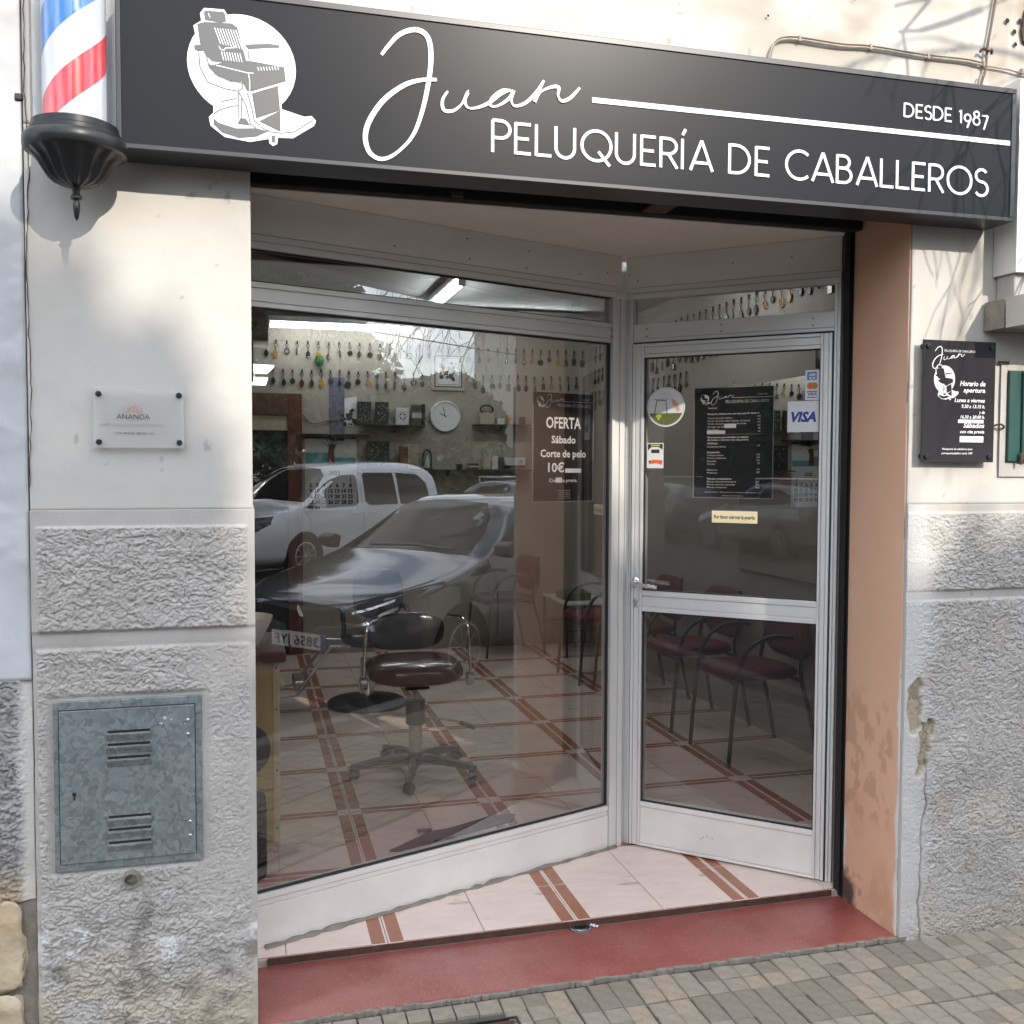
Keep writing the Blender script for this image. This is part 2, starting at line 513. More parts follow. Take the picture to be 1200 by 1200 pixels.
# galvanised spangle
def galv():
    m = bpy.data.materials.new('galvanised sheet')
    m.use_nodes = True
    nt = m.node_tree
    b = nt.nodes['Principled BSDF']
    tc = nt.nodes.new('ShaderNodeTexCoord')
    nz = nt.nodes.new('ShaderNodeTexNoise'); nz.inputs['Scale'].default_value = 28; nz.inputs['Detail'].default_value = 2
    add = nt.nodes.new('ShaderNodeMix'); add.data_type = 'RGBA'; add.inputs[0].default_value = 0.055
    vo = nt.nodes.new('ShaderNodeTexVoronoi'); vo.inputs['Scale'].default_value = 88
    nt.links.new(tc.outputs['Object'], nz.inputs['Vector'])
    nt.links.new(tc.outputs['Object'], add.inputs[6])
    nt.links.new(nz.outputs['Color'], add.inputs[7])
    nt.links.new(add.outputs[2], vo.inputs['Vector'])
    sp = nt.nodes.new('ShaderNodeSeparateColor')
    nt.links.new(vo.outputs['Color'], sp.inputs[0])
    cr = nt.nodes.new('ShaderNodeValToRGB')
    cr.color_ramp.elements[0].color = (0.105, 0.125, 0.13, 1)
    cr.color_ramp.elements[1].color = (0.30, 0.335, 0.34, 1)
    n2 = nt.nodes.new('ShaderNodeTexNoise'); n2.inputs['Scale'].default_value = 7
    nt.links.new(tc.outputs['Object'], n2.inputs['Vector'])
    ma = nt.nodes.new('ShaderNodeMath'); ma.operation = 'MULTIPLY_ADD'; ma.inputs[1].default_value = 0.55
    nt.links.new(sp.outputs[0], ma.inputs[0])
    mb2 = nt.nodes.new('ShaderNodeMath'); mb2.operation = 'MULTIPLY'; mb2.inputs[1].default_value = 0.45
    nt.links.new(n2.outputs['Fac'], mb2.inputs[0])
    nt.links.new(mb2.outputs[0], ma.inputs[2])
    nt.links.new(ma.outputs[0], cr.inputs[0])
    nt.links.new(cr.outputs[0], b.inputs['Base Color'])
    b.inputs['Metallic'].default_value = 0.35
    b.inputs['Roughness'].default_value = 0.45
    return m
M['galv'] = galv()
M['galv_light'] = mat('white oxide on zinc', (0.42, 0.43, 0.43), 0.7)
_b = M['acrylic'].node_tree.nodes['Principled BSDF']; _b.inputs['Alpha'].default_value = .38
M['pane'] = glass_mat('shop window glass front', (0.86, 0.85, 0.83), 0.155, haze=0.002)
M['pane_back'] = glass_mat('shop window glass back', (0.93, 0.93, 0.93), 0.01)
M['pane_door'] = glass_mat('door glass front', (0.80, 0.78, 0.77), 0.06, haze=0.002)

# ---------------------------------------------------------------- numpy noise for relief, stains and crevice shade
def _hash2(ix, iy, seed):
    h = (ix * 374761393 + iy * 668265263 + seed * 144269) & 0xffffffff
    h = ((h ^ (h >> 13)) * 1274126177) & 0xffffffff
    return ((h ^ (h >> 16)) & 0xffff) / 65535.0
def vnoise(x, y, seed=0):
    ix = np.floor(x).astype(np.int64); iy = np.floor(y).astype(np.int64)
    fx = x - ix; fy = y - iy
    fx = fx * fx * fx * (fx * (fx * 6 - 15) + 10); fy = fy * fy * fy * (fy * (fy * 6 - 15) + 10)
    a = _hash2(ix, iy, seed); b = _hash2(ix + 1, iy, seed)
    c = _hash2(ix, iy + 1, seed); d = _hash2(ix + 1, iy + 1, seed)
    return (a * (1 - fx) + b * fx) * (1 - fy) + (c * (1 - fx) + d * fx) * fy
def fbm(x, y, oct=4, seed=0):
    s = 0; a = 0.5; t = 0
    for i in range(oct):
        s = s + a * vnoise(x * 2 ** i, y * 2 ** i, seed + 17 * i); t += a; a *= 0.5
    return s / t
def sstep(a, b, x):
    t = np.clip((x - a) / (b - a), 0, 1)
    return t * t * (3 - 2 * t)

def relief(name, material, parent, a0, a1, b0, b1, step, height, place, stain_shade=None, sides=0.05, flip=False):
    """a grid sheet over (a, b) pushed out by height(a, b); place(a, b, h) gives xyz"""
    na = max(2, int((a1 - a0) / step) + 1); nb = max(2, int((b1 - b0) / step) + 1)
    A, B = np.meshgrid(np.linspace(a0, a1, na), np.linspace(b0, b1, nb))
    H = height(A, B)
    # the rim folds back into the wall
    X, Y, Z = place(A, B, H)
    V = np.stack([X, Y, Z], -1).reshape(-1, 3)
    idx = np.arange(na * nb).reshape(nb, na)
    q = np.stack([idx[:-1, :-1], idx[:-1, 1:], idx[1:, 1:], idx[1:, :-1]], -1).reshape(-1, 4)
    if flip: q = q[:, ::-1]
    rim = np.concatenate([idx[0, :], idx[1:, -1], idx[-1, -2::-1], idx[-2:0:-1, 0]])
    ra = A.reshape(-1)[rim]; rb = B.reshape(-1)[rim]
    bx, by, bz = place(ra, rb, np.full(ra.shape, -sides))
    base = len(V)
    V = np.concatenate([V, np.stack([bx, by, bz], -1)])
    k = len(rim); i = np.arange(k); j = (i + 1) % k
    s = np.stack([rim[j], rim[i], base + i, base + j], -1)
    if flip: s = s[:, ::-1]
    F = np.concatenate([q, s])
    me = bpy.data.meshes.new(name)
    me.vertices.add(len(V)); me.vertices.foreach_set('co', V.astype(np.float32).ravel())
    me.loops.add(F.size); me.loops.foreach_set('vertex_index', F.astype(np.int32).ravel())
    me.polygons.add(len(F)); me.polygons.foreach_set('loop_start', (np.arange(len(F)) * 4).astype(np.int32))
    me.polygons.foreach_set('loop_total', np.full(len(F), 4, np.int32))
    me.update(calc_edges=True)
    sm = np.zeros(len(F), bool); sm[:len(q)] = True
    me.polygons.foreach_set('use_smooth', sm)
    me.materials.append(material)
    if stain_shade is not None:
        r, g, b = stain_shade(A, B)
        at = me.color_attributes.new('stain_shade', 'FLOAT_COLOR', 'POINT')
        C = np.zeros((len(V), 4), np.float32); C[:, 3] = 1
        for n_, c_ in enumerate((r, g, b)):
            C[:na * nb, n_] = np.broadcast_to(c_, A.shape).reshape(-1)
        at.data.foreach_set('color', C.ravel())
    o = bpy.data.objects.new(name, me)
    COL.objects.link(o)
    adopt(o, parent)
    return o

# ---------------------------------------------------------------- lettering
def _arc(cx, cy, rx, ry, a0, a1, n=10):
    return [(cx + rx * math.cos(R(a0 + (a1 - a0) * i / n)), cy + ry * math.sin(R(a0 + (a1 - a0) * i / n))) for i in range(n + 1)]
GL = {   # geometric capitals, cap height 1: (advance, strokes)
 'P': (.62, [[(0, 0), (0, 1)], [(0, 1), (.24, 1)] + _arc(.24, .73, .28, .27, 80, -80) + [(.24, .46), (0, .46)]]),
 'E': (.56, [[(0, 0), (0, 1)], [(0, .96), (.46, .96)], [(0, .5), (.40, .5)], [(0, .04), (.46, .04)]]),
 'L': (.53, [[(0, 0), (0, 1)], [(0, .04), (.46, .04)]]),
 'U': (.74, [[(0, 1), (0, .33)] + _arc(.29, .33, .29, .31, 190, 350) + [(.58, .33), (.58, 1)]]),
 'Q': (1.02, [_arc(.46, .5, .46, .48, 0, 360, 28), [(.52, .32), (.88, -.12)]]),
 'O': (1.0, [_arc(.46, .5, .46, .48, 0, 360, 28)]),
 'R': (.64, [[(0, 0), (0, 1)], [(0, .96), (.24, .96)] + _arc(.24, .71, .27, .25, 80, -80) + [(.24, .46), (0, .46)], [(.24, .46), (.54, 0)]]),
 'Í': (.2, [[(0, 0), (0, 1)], [(0, 1.12), (.10, 1.32)]]),
 'I': (.2, [[(0, 0), (0, 1)]]),
 'A': (.82, [[(0, 0), (.37, 1)], [(.37, 1), (.74, 0)], [(.11, .26), (.63, .26)]]),
 'D': (.84, [[(0, 0), (0, 1)], [(0, .96), (.22, .96)] + _arc(.22, .5, .46, .46, 80, -80, 14) + [(.22, .04), (0, .04)]]),
 'C': (.86, [_arc(.46, .5, .46, .48, 48, 312, 22)]),
 'B': (.66, [[(0, 0), (0, 1)], [(0, .96), (.22, .96)] + _arc(.22, .75, .22, .21, 80, -80) + [(.22, .54), (0, .54)], [(.22, .54)] + _arc(.24, .29, .27, .25, 80, -80) + [(.22, .04), (0, .04)]]),
 'S': (.60, [_arc(.25, .74, .22, .22, 35, 255, 12) + _arc(.25, .27, .25, .25, 75, -145, 12)]),
 '1': (.34, [[(0, .82), (.14, .92)], [(.14, 0), (.14, .95)]]),
 '9': (.62, [_arc(.24, .44, .24, .26, 0, 360, 18), [(.48, .44), (.22, -.28)]]),
 '8': (.60, [_arc(.24, .78, .20, .20, 0, 360, 16), _arc(.24, .28, .25, .28, 0, 360, 18)]),
 '7': (.52, [[(0, .72), (.46, .72)], [(.46, .72), (.16, -.28)]]),
 ' ': (.36, []),
}
def stroke_text(mb, s, x0, z0, x1, cap, w, y0, y1, m=0):
    """capitals drawn as strokes, fitted between x0 and x1 on baseline z0"""
    tot = sum(GL[c][0] + .07 for c in s) - .07 - (GL[s[-1]][0] - {'S': .5, 'A': .74, '7': .46}.get(s[-1], GL[s[-1]][0] - .1))
    k = (x1 - x0) / tot
    x = x0
    for c in s:
        adv, st = GL[c]; adv += .07
        for i, p in enumerate(st):
            mb.ribbon([(x + a * k, z0 + b * cap) for a, b in p], w, y0 - .0002 * i, y1, m)
        x += adv * k

def text_verts(s, bold=0.0, shear=0.0, spacing=1.0, res=2):
    cu = bpy.data.curves.new('tmp', 'FONT')
    cu.body = s; cu.size = 1; cu.resolution_u = res
    cu.offset = bold; cu.shear = shear; cu.space_character = spacing
    o = bpy.data.objects.new('tmp', cu)
    COL.objects.link(o)
    bpy.context.view_layer.update()
    me = bpy.data.meshes.new_from_object(o.evaluated_get(bpy.context.evaluated_depsgraph_get()))
    vs = [(v.co.x, v.co.y) for v in me.vertices]
    fs = [tuple(p.vertices) for p in me.polygons]
    bpy.data.objects.remove(o); bpy.data.curves.remove(cu); bpy.data.meshes.remove(me)
    return vs, fs
CAP = 0.729
def text(mb, s, x, z, cap, y0=0.0, w=None, align='L', m=0, bold=0.0, shear=0.0, spacing=1.0, plane='xz', mirror=False):
    """add flat print: cap height, baseline (x, z); w squeezes it to a width. thin solid, y0 is its front"""
    vs, fs = text_verts(s, bold, shear, spacing)
    if not vs: return
    k = cap / CAP
    x0 = min(v[0] for v in vs); x1 = max(v[0] for v in vs)
    kx = (w / (x1 - x0)) if w else k
    W = (x1 - x0) * kx
    ox = {'L': 0, 'C': -W / 2, 'R': -W}[align]
    pts = []
    for a, b in vs:
        px = (a - x0) * kx + ox
        if mirror: px = -px
        pts.append((x + px, y0, z + b * k))
    mb.add(pts, fs, m)

# "Juan" brush script, metres on the sign (x, z)
def _u(p): return [(a / 1000, b / 1000) for a, b in p]
SCRIPT = [
 _u([(335, 2636), (353, 2661), (383, 2694), (424, 2711), (455, 2699), (466, 2659), (462, 2592), (443, 2501), (416, 2432), (371, 2383), (333, 2366), (303, 2381), (292, 2420), (304, 2465), (341, 2520), (394, 2563), (439, 2581), (482, 2587)]),
 _u([(512, 2560), (498, 2536), (501, 2510), (524, 2509), (547, 2526), (563, 2554), (567, 2562), (559, 2542), (567, 2522), (594, 2525), (626, 2541), (658, 2567), (685, 2581)]),
 _u([(688, 2579), (662, 2577), (634, 2553), (630, 2534), (650, 2535), (682, 2558), (694, 2580), (688, 2555), (698, 2539), (730, 2552), (762, 2586), (780, 2616)]),
 _u([(780, 2616), (766, 2586), (754, 2556), (770, 2583), (803, 2601), (823, 2601), (821, 2580), (832, 2566), (856, 2576), (884, 2607)])]
def script(mb, ox, oz, k, y0, y1, m=0):
    """ox, oz: where sign point (0.29, 2.366) goes"""
    for i, st in enumerate(SCRIPT):
        p = [(ox + (a - .292) * k, oz + (b - 2.366) * k) for a, b in bezier_smooth(st, 6)]
        n = len(p); base = (0.0120 if i == 0 else 0.0082) * k
        w = [base * (0.62 + 0.5 * abs(math.sin(3.1 * t / n * (2 if i == 0 else 3)))) for t in range(n)]
        # strokes cross: let the brush rise a little along its way
        for q in range(0, n - 1, 4):
            mb.ribbon(p[q:q + 5], w[q:q + 5], y0 - .00004 * (q // 4) - .0003 * i, y1, m)

LOGO = dict(
 out=[(-101,122),(-91,136),(-43,138),(-35,126),(-33,116),(-11,112),(13,65),(94,71),(96,55),(20,27),(111,16),(113,-31),(93,-40),(97,-95),(154,-109),(172,-105),(183,-116),(179,-129),(125,-166),(87,-168),(85,-184),(75,-190),(66,-184),(64,-173),(18,-185),(-44,-178),(-78,-153),(-82,-132),(-71,-120),(-71,-89),(-121,-24),(-121,43),(-109,51),(-117,90),(-98,104)],
 dark=[[(-92,126),(-87,130),(-45,132),(-40,126),(-38,108),(-52,104),(-89,106)],
  [(-108,95),(-89,102),(-24,106),(-11,97),(10,17),(-36,7),(-73,6),(-90,22),(-102,48)],
  [(-116,40),(-112,43),(-63,49),(-54,36),(-107,27),(-115,31)],
  [(6,57),(66,66),(92,65),(92,58),(66,55),(15,46)],
  [(-73,-3),(-36,12),(20,18),(104,11),(108,-24),(23,-58),(12,-59),(-1,-36),(-29,-40),(-67,-25),(-84,1)],
  [(23,-63),(88,-37),(93,-99),(33,-125)],
  [(-71,-134),(-58,-144),(-16,-154),(33,-149),(64,-154),(33,-171),(-9,-178),(-51,-168),(-71,-149)],
  [(40,-131),(93,-99),(94,-153),(68,-143)], [(71,-164),(80,-163),(80,-181),(72,-182)], [(-13,-143),(-6,-128),(8,-127),(19,-144)]],
 line=[[(-105,23),(-102,-11),(-84,-46),(-43,-58),(-12,-61)],[(-87,22),(-80,-9),(-60,-28),(-29,-37),(0,-39),(0,-53),(-12,-61)],
  [(-10,-65),(-11,-129)],[(-2,-78),(-2,-128)],[(12,-63),(23,-101),(29,-132),(43,-141)],[(-10,-61),(9,-95),(19,-140),(33,-149)],
  [(-52,-91),(-14,-79)],[(-71,-124),(-56,-112),(-26,-100),(-10,-97)],[(96,-156),(128,-150),(175,-116)],[(43,-145),(68,-155),(96,-156)],[(15,44),(15,26),(20,20)]],
 white=[[(-63,-2),(13,-13),(28,-12)],[(15,-14),(18,-30),(18,-57)],[(-81,124),(-77,114)],[(-56,46),(-52,38),(-44,37),(-40,43),(-18,46),(-16,51)]]
  + [[(-66 + 6.4 * i, 90), (-52 + 6.6 * i, 52 - i)] for i in range(9)] + [[(-50 + 6.4 * i, 33), (-45 + 6.4 * i, 12)] for i in range(8)]
  + [[(38 + 7 * i, 4 + i), (41 + 7 * i, -5 + i)] for i in range(8)])
def logo(name, cx, cz, k, y, parent, white, dark, simple=False, sy=1.0):
    """old barber chair on a white disc; layers half a millimetre apart"""
    t = k / 1000
    P = lambda L: [(cx + a * t, cz + b * t * sy) for a, b in L]
    mb = MB()
    mb.prism(P([(133 * math.cos(a), 4 + 127 * math.sin(a)) for a in [2 * math.pi * i / 40 for i in range(40)]]), y - .0005, y, 0)
    mb.prism(P(LOGO['out']), y - .0009, y - .0003, 0)
    a = mb.build(name + '_disc', white, parent)
    mb = MB()
    for i, p in enumerate(LOGO['dark']): mb.prism(P(p), y - .0013 - .00002 * i, y - .0008, 0)
    for i, p in enumerate(LOGO['line']): mb.ribbon(P(p), 3.2 * t, y - .0012 + .00002 * i, y - .0008, 0)
    if not simple:
        for i, p in enumerate(LOGO['white']): mb.ribbon(P(p), 1.9 * t, y - .0018 - .00003 * i, y - .0012, 1)
    b = mb.build(name + '_chair', [dark, white], parent)
    return a, b

# ---------------------------------------------------------------- the shop building
WA = math.atan2(0.523, 1.43)            # display window runs back to the right
W0 = Vector((0.0, 0.402, 0.0))
DA = math.atan2(-0.544, 0.5856)         # door returns to the front
D0 = Vector((1.478, 0.930, 0.0))
FZ = 0.024                              # tile floor
JX = 2.0636                             # right jamb

bld = thing('shop_building', 'white plastered barber shop front with rough grey dado and angled recessed entrance', 'building', (0, 0, 0))

def plaster_stain(A, B):
    s1 = sstep(.55, .85, fbm(A * 2.2, B * 1.4, 4, 3)) * .35
    s2 = sstep(.55, .9, fbm(A * 5 + 4, B * 3, 5, 9)) * .22 * sstep(.3, 1.0, A)
    top = sstep(2.62, 2.95, B) * sstep(.42, .62, fbm(A * 3, B * 5, 4, 21)) * .75 * sstep(.6, 1.8, A)
    streak = sstep(.62, .8, fbm(A * 16, B * 1.2, 3, 30)) * .55 * sstep(1.9, 2.5, A)
    return np.clip(s1 + s2 + top + streak, 0, .9), sstep(.86, .90, fbm(A * 34, B * 34, 2, 5)) * .45, np.zeros_like(A)
def plaster_h(A, B):
    return (fbm(A * 3, B * 3, 3, 1) - .5) * .006 + (fbm(A * 22, B * 22, 3, 2) - .5) * .0022
front = lambda a, b, h: (a, -h, b)
relief('wall', M['plaster'], bld, -.553, 0.0, 1.440, 2.418, .008, plaster_h, front, plaster_stain, sides=.30)
relief('wall', M['plaster'], bld, -.553, 4.2, 2.42, 3.4, .009, plaster_h, front, plaster_stain, sides=.10)
relief('wall', M['plaster'], bld, 2.0636, 4.2, 1.440, 2.418, .010, plaster_h, front, plaster_stain, sides=.30)
MB().box(-.553, 4.2, .31, .398, 2.77, 3.4).build('wall', M['wall_side'], bld)

def rough(A, B, seed=0):
    """thrown render: lumps parted by thin sharp crevices, wider than tall"""
    wx = (fbm(A * 30, B * 30, 3, seed + 40) - .5) * .045
    wz = (fbm(A * 26 + 5, B * 26, 3, seed + 41) - .5) * .045
    n1 = np.abs(vnoise((A + wx) * 56, (B + wz) * 92, seed + 1) * 2 - 1)
    n2 = np.abs(vnoise((A + wz) * 112, (B + wx) * 165, seed + 2) * 2 - 1)
    n3 = vnoise(A * 190, B * 210, seed + 3)
    patch = .45 + .75 * fbm(A * 7, B * 7, 3, seed + 44)
    h = np.minimum(n1 * 2.2, 1) * .42 + np.minimum(n2 * 2.0, 1) * .33 + n3 * .25
    return np.clip(h * patch + .25, 0, 1.2)
def dado_left_h(A, B):
    m = sstep(1.400, 1.392, B) * sstep(1.118, 1.130, B) * sstep(-.545, -.53, A) * sstep(-.012, -.022, A)
    m2 = sstep(1.082, 1.070, B) * sstep(-.548, -.54, A) * sstep(-.004, -.02, A)
    box = sstep(-.530, -.512, A) * sstep(-.112, -.130, A) * sstep(.474, .488, B) * sstep(.962, .946, B)
    m2 = m2 * (1 - box)
    big = (fbm(A * 5, B * 5, 3, 7) - .5) * .010 * sstep(1.1, .9, B)
    ero = sstep(.50, .30, B) * (fbm(A * 16, B * 16, 4, 8) - .5) * .016
    return m * rough(A, B, 3) * .0105 + m2 * rough(A, B, 5) * (.0092 + .004 * sstep(.5, .2, B)) * (.55 + .45 * sstep(-.12, -.2, A)) + big * (1 - box) + ero + .004 * sstep(1.116, 1.128, B) - .004 * sstep(1.10, 1.06, B)
def dado_left_s(A, B):
    damp = sstep(.36, .05, B) * sstep(.35, .62, fbm(A * 7, B * 9, 4, 50)) * .6
    dirt_and_shade = (sstep(.035, .0, np.abs(A + .30 + .02 * np.sin(B * 30))) * sstep(.1, .2, B) * sstep(.44, .36, B)) * .55
    dirt_and_shade = dirt_and_shade + sstep(.58, .74, fbm(A * 12, B * 14, 4, 51)) * sstep(.5, .2, B) * .5
    dirt_and_shade = dirt_and_shade + sstep(.62, .30, rough(A, B, 5)) * sstep(1.1, 1.06, B) * .45 * sstep(-.003, -.03, A) + sstep(.62, .30, rough(A, B, 3)) * sstep(1.12, 1.135, B) * sstep(1.40, 1.39, B) * .45 * sstep(-.54, -.52, A) * sstep(-.012, -.03, A)  # low spots of the render darkened: crevice shade put into the colour
    pale = sstep(.62, .70, fbm(A * 22, B * 22, 4, 52)) * sstep(.44, .38, B) * sstep(.16, .26, B) * .9
    return damp, np.clip(dirt_and_shade, 0, .85), pale
relief('dado_panel', M['dado'], bld, -.553, 0.004, -.02, 1.440, .0023, dado_left_h, lambda a, b, h: (a, -h - .004, b), dado_left_s, sides=.30)
def dado_right_h(A, B):
    m = sstep(1.418, 1.408, B) * (sstep(1.152, 1.160, B) + sstep(1.128, 1.118, B))
    m = m * (.25 + .75 * sstep(2.10, 2.20, A + (fbm(A * 9, B * 5, 3, 60) - .5) * .10))
    chip = chips(A, B)
    crack = sstep(.006, .0, np.abs(A - 2.145 - .02 * (fbm(A * 0 + 3, B * 9, 4, 63) - .5) * 2)) * sstep(.62, .5, B)
    return m * rough(A, B, 9) * .0105 + (fbm(A * 5, B * 5, 3, 61) - .5) * .008 - chip * .013 - crack * .008
def chips(A, B):
    n = (fbm(A * 26, B * 20, 4, 62) - .5) * .05
    d1 = np.hypot((A - 2.105 + n) / .030, (B - .765 + n) / .085)
    d2 = np.hypot((A - 2.137 + n) / .018, (B - .63 + n) / .085)
    d3 = np.hypot((A - 2.165 + n) / .016, (B - .70 + n) / .035)
    return sstep(1.15, .85, np.minimum(np.minimum(d1, d2), d3))
def dado_right_s(A, B):
    chip = chips(A, B)
    low = sstep(.10, .02, B) * .6 + sstep(.6, .75, fbm(A * 9, B * 9, 4, 65)) * .25
    r = rough(A, B, 9)  # its hollows are tinted dark below, painting in the crevice shade
    crack = sstep(.006, .0, np.abs(A - 2.145 - .02 * (fbm(A * 0 + 3, B * 9, 4, 63) - .5) * 2)) * sstep(.66, .5, B)
    pale = sstep(2.19, 2.10, A + (fbm(A * 12, B * 8, 3, 64) - .5) * .12) * (1 - chip) * .7
    return np.clip(chip * .85 + low * .6, 0, .9), np.clip(sstep(.62, .30, r) * .45 * sstep(1.41, 1.40, B) * sstep(2.09, 2.2, A) + crack * .8 + chip * sstep(.5, .7, fbm(A * 60, B * 60, 3, 66)) * .5, 0, .9), pale
relief('dado_panel', M['dado'], bld, 2.0636, 2.64, -.03, 1.440, .0023, dado_right_h, lambda a, b, h: (a, -h - .006, b), dado_right_s, sides=.30)
relief('dado_panel', M['dado'], bld, 2.64, 4.2, -.03, 1.440, .010, dado_right_h, lambda a, b, h: (a, -h - .006, b), dado_right_s, sides=.30)

# peach reveal on the right jamb (faces left)
def reveal_s(A, B):    # A = depth y, B = z
    sm = sstep(.48, .66, fbm(A * 34, B * 20, 6, 70)) * sstep(.85, .62, B) * sstep(.30, .42, B) * sstep(.02, .08, A) * .75
    sm = sm + sstep(.50, .7, fbm(A * 9, B * 6, 4, 71)) * sstep(.5, .1, B) * .35
    burn = sstep(.075, .03, np.hypot((A - .285) * .8, (B - .045) * .75) + (fbm(A * 34, B * 34, 5, 72) - .5) * .075) * .95
    edge = sstep(.020, .010, A + (fbm(A * 10, B * 22, 4, 73) - .5) * .03) * sstep(1.0, .8, B)
    inner = sstep(.292, .298, A + (fbm(A * 0, B * 30, 3, 74) - .5) * .012) * sstep(.34, .28, B) * sstep(.1, .16, B)
    return np.clip(sm, 0, .42), burn, np.clip(edge + inner, 0, 1)
relief('reveal', M['peach'], bld, 0.005, .335, -.01, 2.43, .006, lambda A, B: (fbm(A * 8, B * 8, 3, 75) - .5) * .004,
       lambda a, b, h: (JX - .003 - h, a, b), reveal_s, sides=.001, flip=True)
# left reveal, the soffit, the dark shutter slot above it
MB().box(-.25, -.004, .301, .420, 0, 2.76).box(-.012, -.002, .02, .300, .0, 2.42).build('reveal', M['plaster'], bld)
so = MB()
so.prism([(-.02, .345), (2.060, .345), (2.060, .42), (1.49, 1.02), (1.40, 1.02), (-.02, .47)], 2.395, 2.410, 0, plane='xy')
so.build('soffit', M['soffit'], bld)
MB().box(-.01, 2.0636, .310, .330, 2.42, 2.77).box(-.01, 2.0636, .022, .308, 2.62, 2.66).build('shutter_box', M['black_matt'], bld)
MB().box(.07, 1.18, .040, .052, 2.384, 2.398).box(1.30, 1.98, .042, .052, 2.386, 2.397).build('light_gap_strip', M['peach'], bld)  # beige strips stand in for the line of light passing behind

# room shell
MB().box(-.46, -.45, .42, 5.45, 0, 2.76).build('side_wall', M['wall_side'], bld)
MB().box(2.90, 2.91, .40, 5.45, 0, 2.76).build('side_wall', M['wall_side'], bld)
MB().box(-.46, 2.91, 5.45, 5.46, 0, 2.76).build('back_wall', M['wall_in'], bld)
MB().box(-.46, 2.91, .40, 5.46, 2.76, 2.80).build('ceiling', M['ceil_in'], bld)
MB().box(2.07, 2.91, .303, .398, -.02, 2.76).build('side_wall', M['wall_side'], bld)
MB().box(-.46, -.26, .303, .418, -.02, 2.76).build('side_wall', M['wall_side'], bld)
o = MB().box(0, 1.51, .004, .04, 2.412, 2.757).build('bulkhead', M['brown_door'], bld)
o.location = W0; o.rotation_euler = (0, 0, WA)
o = MB().box(-.01, .80, .004, .04, 2.412, 2.757).build('bulkhead', M['wall_side'], bld)
o.location = D0; o.rotation_euler = (0, 0, DA)
MB().box(.002, 1.0, 1.9, 1.93, 2.50, 2.755).build('ceiling_beam', M['brown_door'], bld)

MB().box(-.553, 9, .004, .30, 3.401, 6.6).box(4.201, 9, .004, .30, -.05, 3.400).build('wall', M['plaster'], bld)
# red terrazzo step
st = MB(); st.box(0.004, JX - .006, .004, .326, -.08, .002)
st.build('step', M['terrazzo'], bld, bevel=.003)
rr = random.Random(4)
ce = MB()      # crumbling mortar line in front of the step
x = .01
while x < 2.08:
    w = rr.uniform(.015, .05)
    ce.prism([(x, -.004 + rr.uniform(-.006, -.001)), (x + w * .5, -.012 + rr.uniform(-.004, .003)), (x + w, -.004 + rr.uniform(-.006, 0)), (x + w, .0035), (x, .0035)], -.01, .0035 + rr.uniform(-.004, .002), 0, plane='xy')
    x += w * .97
ce.build('mortar_strip', M['mortar'], bld)
# cracks in the old paint
def crack(pts, w, seed, y=-.0045):
    r_ = random.Random(seed)
    q = []
    for (a, b), (c, d) in zip(pts[:-1], pts[1:]):
        n = max(2, int(math.hypot(c - a, d - b) / .02))
        for i in range(n):
            t = i / n
            q.append((a + (c - a) * t + r_.uniform(-.002, .002), b + (d - b) * t))
    q.append(pts[-1])
    return MB().ribbon(q, [w * r_.uniform(.3, 1.2) for _ in q], y, y + .003)
crack([(-.545, 3.0), (-.549, 2.5), (-.542, 2.30), (-.552, 2.05), (-.545, 1.75), (-.552, 1.5)], .0022, 3).build('crack', M['rust'], bld)
for x_, z_, r_ in [(2.402, 3.025, .008), (2.452, 3.03, .008), (2.431, 2.993, .008), (2.436, 2.953, .007), (1.53, 2.935, .004), (1.83, 3.02, .003)]:
    MB().lathe([(r_, -.006), (r_ * .8, -.005), (.0005, -.002)], (x_, -.001, z_), 10, axis='y').build('drill_hole', M['black_matt'], bld)
rustmb = MB()
rustmb.prism([(2.462, 2.965), (2.50, 2.95), (2.51, 3.08), (2.470, 3.07), (2.455, 3.0)], -.012, -.004)
rustmb.build('rust_patch', M['rust'], bld)

# ---------------------------------------------------------------- neighbouring house on the left
nb = thing('neighbour_house', 'left edge of the neighbouring house, bluish white above dark rough render and ochre stone', 'building')
def nb_top_h(A, B):
    return (fbm(A * 6, B * 6, 4, 80) - .5) * .014 + rough(A, B, 12) * .004 * sstep(.45, .6, fbm(A * 8, B * 8, 3, 81))
relief('wall', M['plaster_blue'], nb, -1.6, -.557, 1.0, 3.4, .010, nb_top_h, lambda a, b, h: (a, .004 - h, b), None, sides=.1)
def nbl_h(A, B):
    return rough(A, B, 15) * .017 * sstep(-.565, -.60, A) + (fbm(A * 8, B * 8, 3, 82) - .5) * .01
def nbl_s(A, B):
    r = rough(A, B, 15)  # height of the lumps; gaps between them get painted shade
    edge = sstep(-.60, -.575, A + (fbm(A * 20, B * 12, 3, 83) - .5) * .02)
    return sstep(.55, .42, B) * .7, np.clip((1 - r) ** 3 * 1.4, 0, .8) * (1 - edge), edge * .8
relief('dado_panel', M['dado_dark'], nb, -.80, -.557, .42, 1.0, .003, nbl_h, lambda a, b, h: (a, .010 - h, b), nbl_s, sides=.1)
MB().box(-1.6, -.557, .014, .12, -.05, .42).build('mortar_bed', M['mortar'], nb)
rs = random.Random(7)
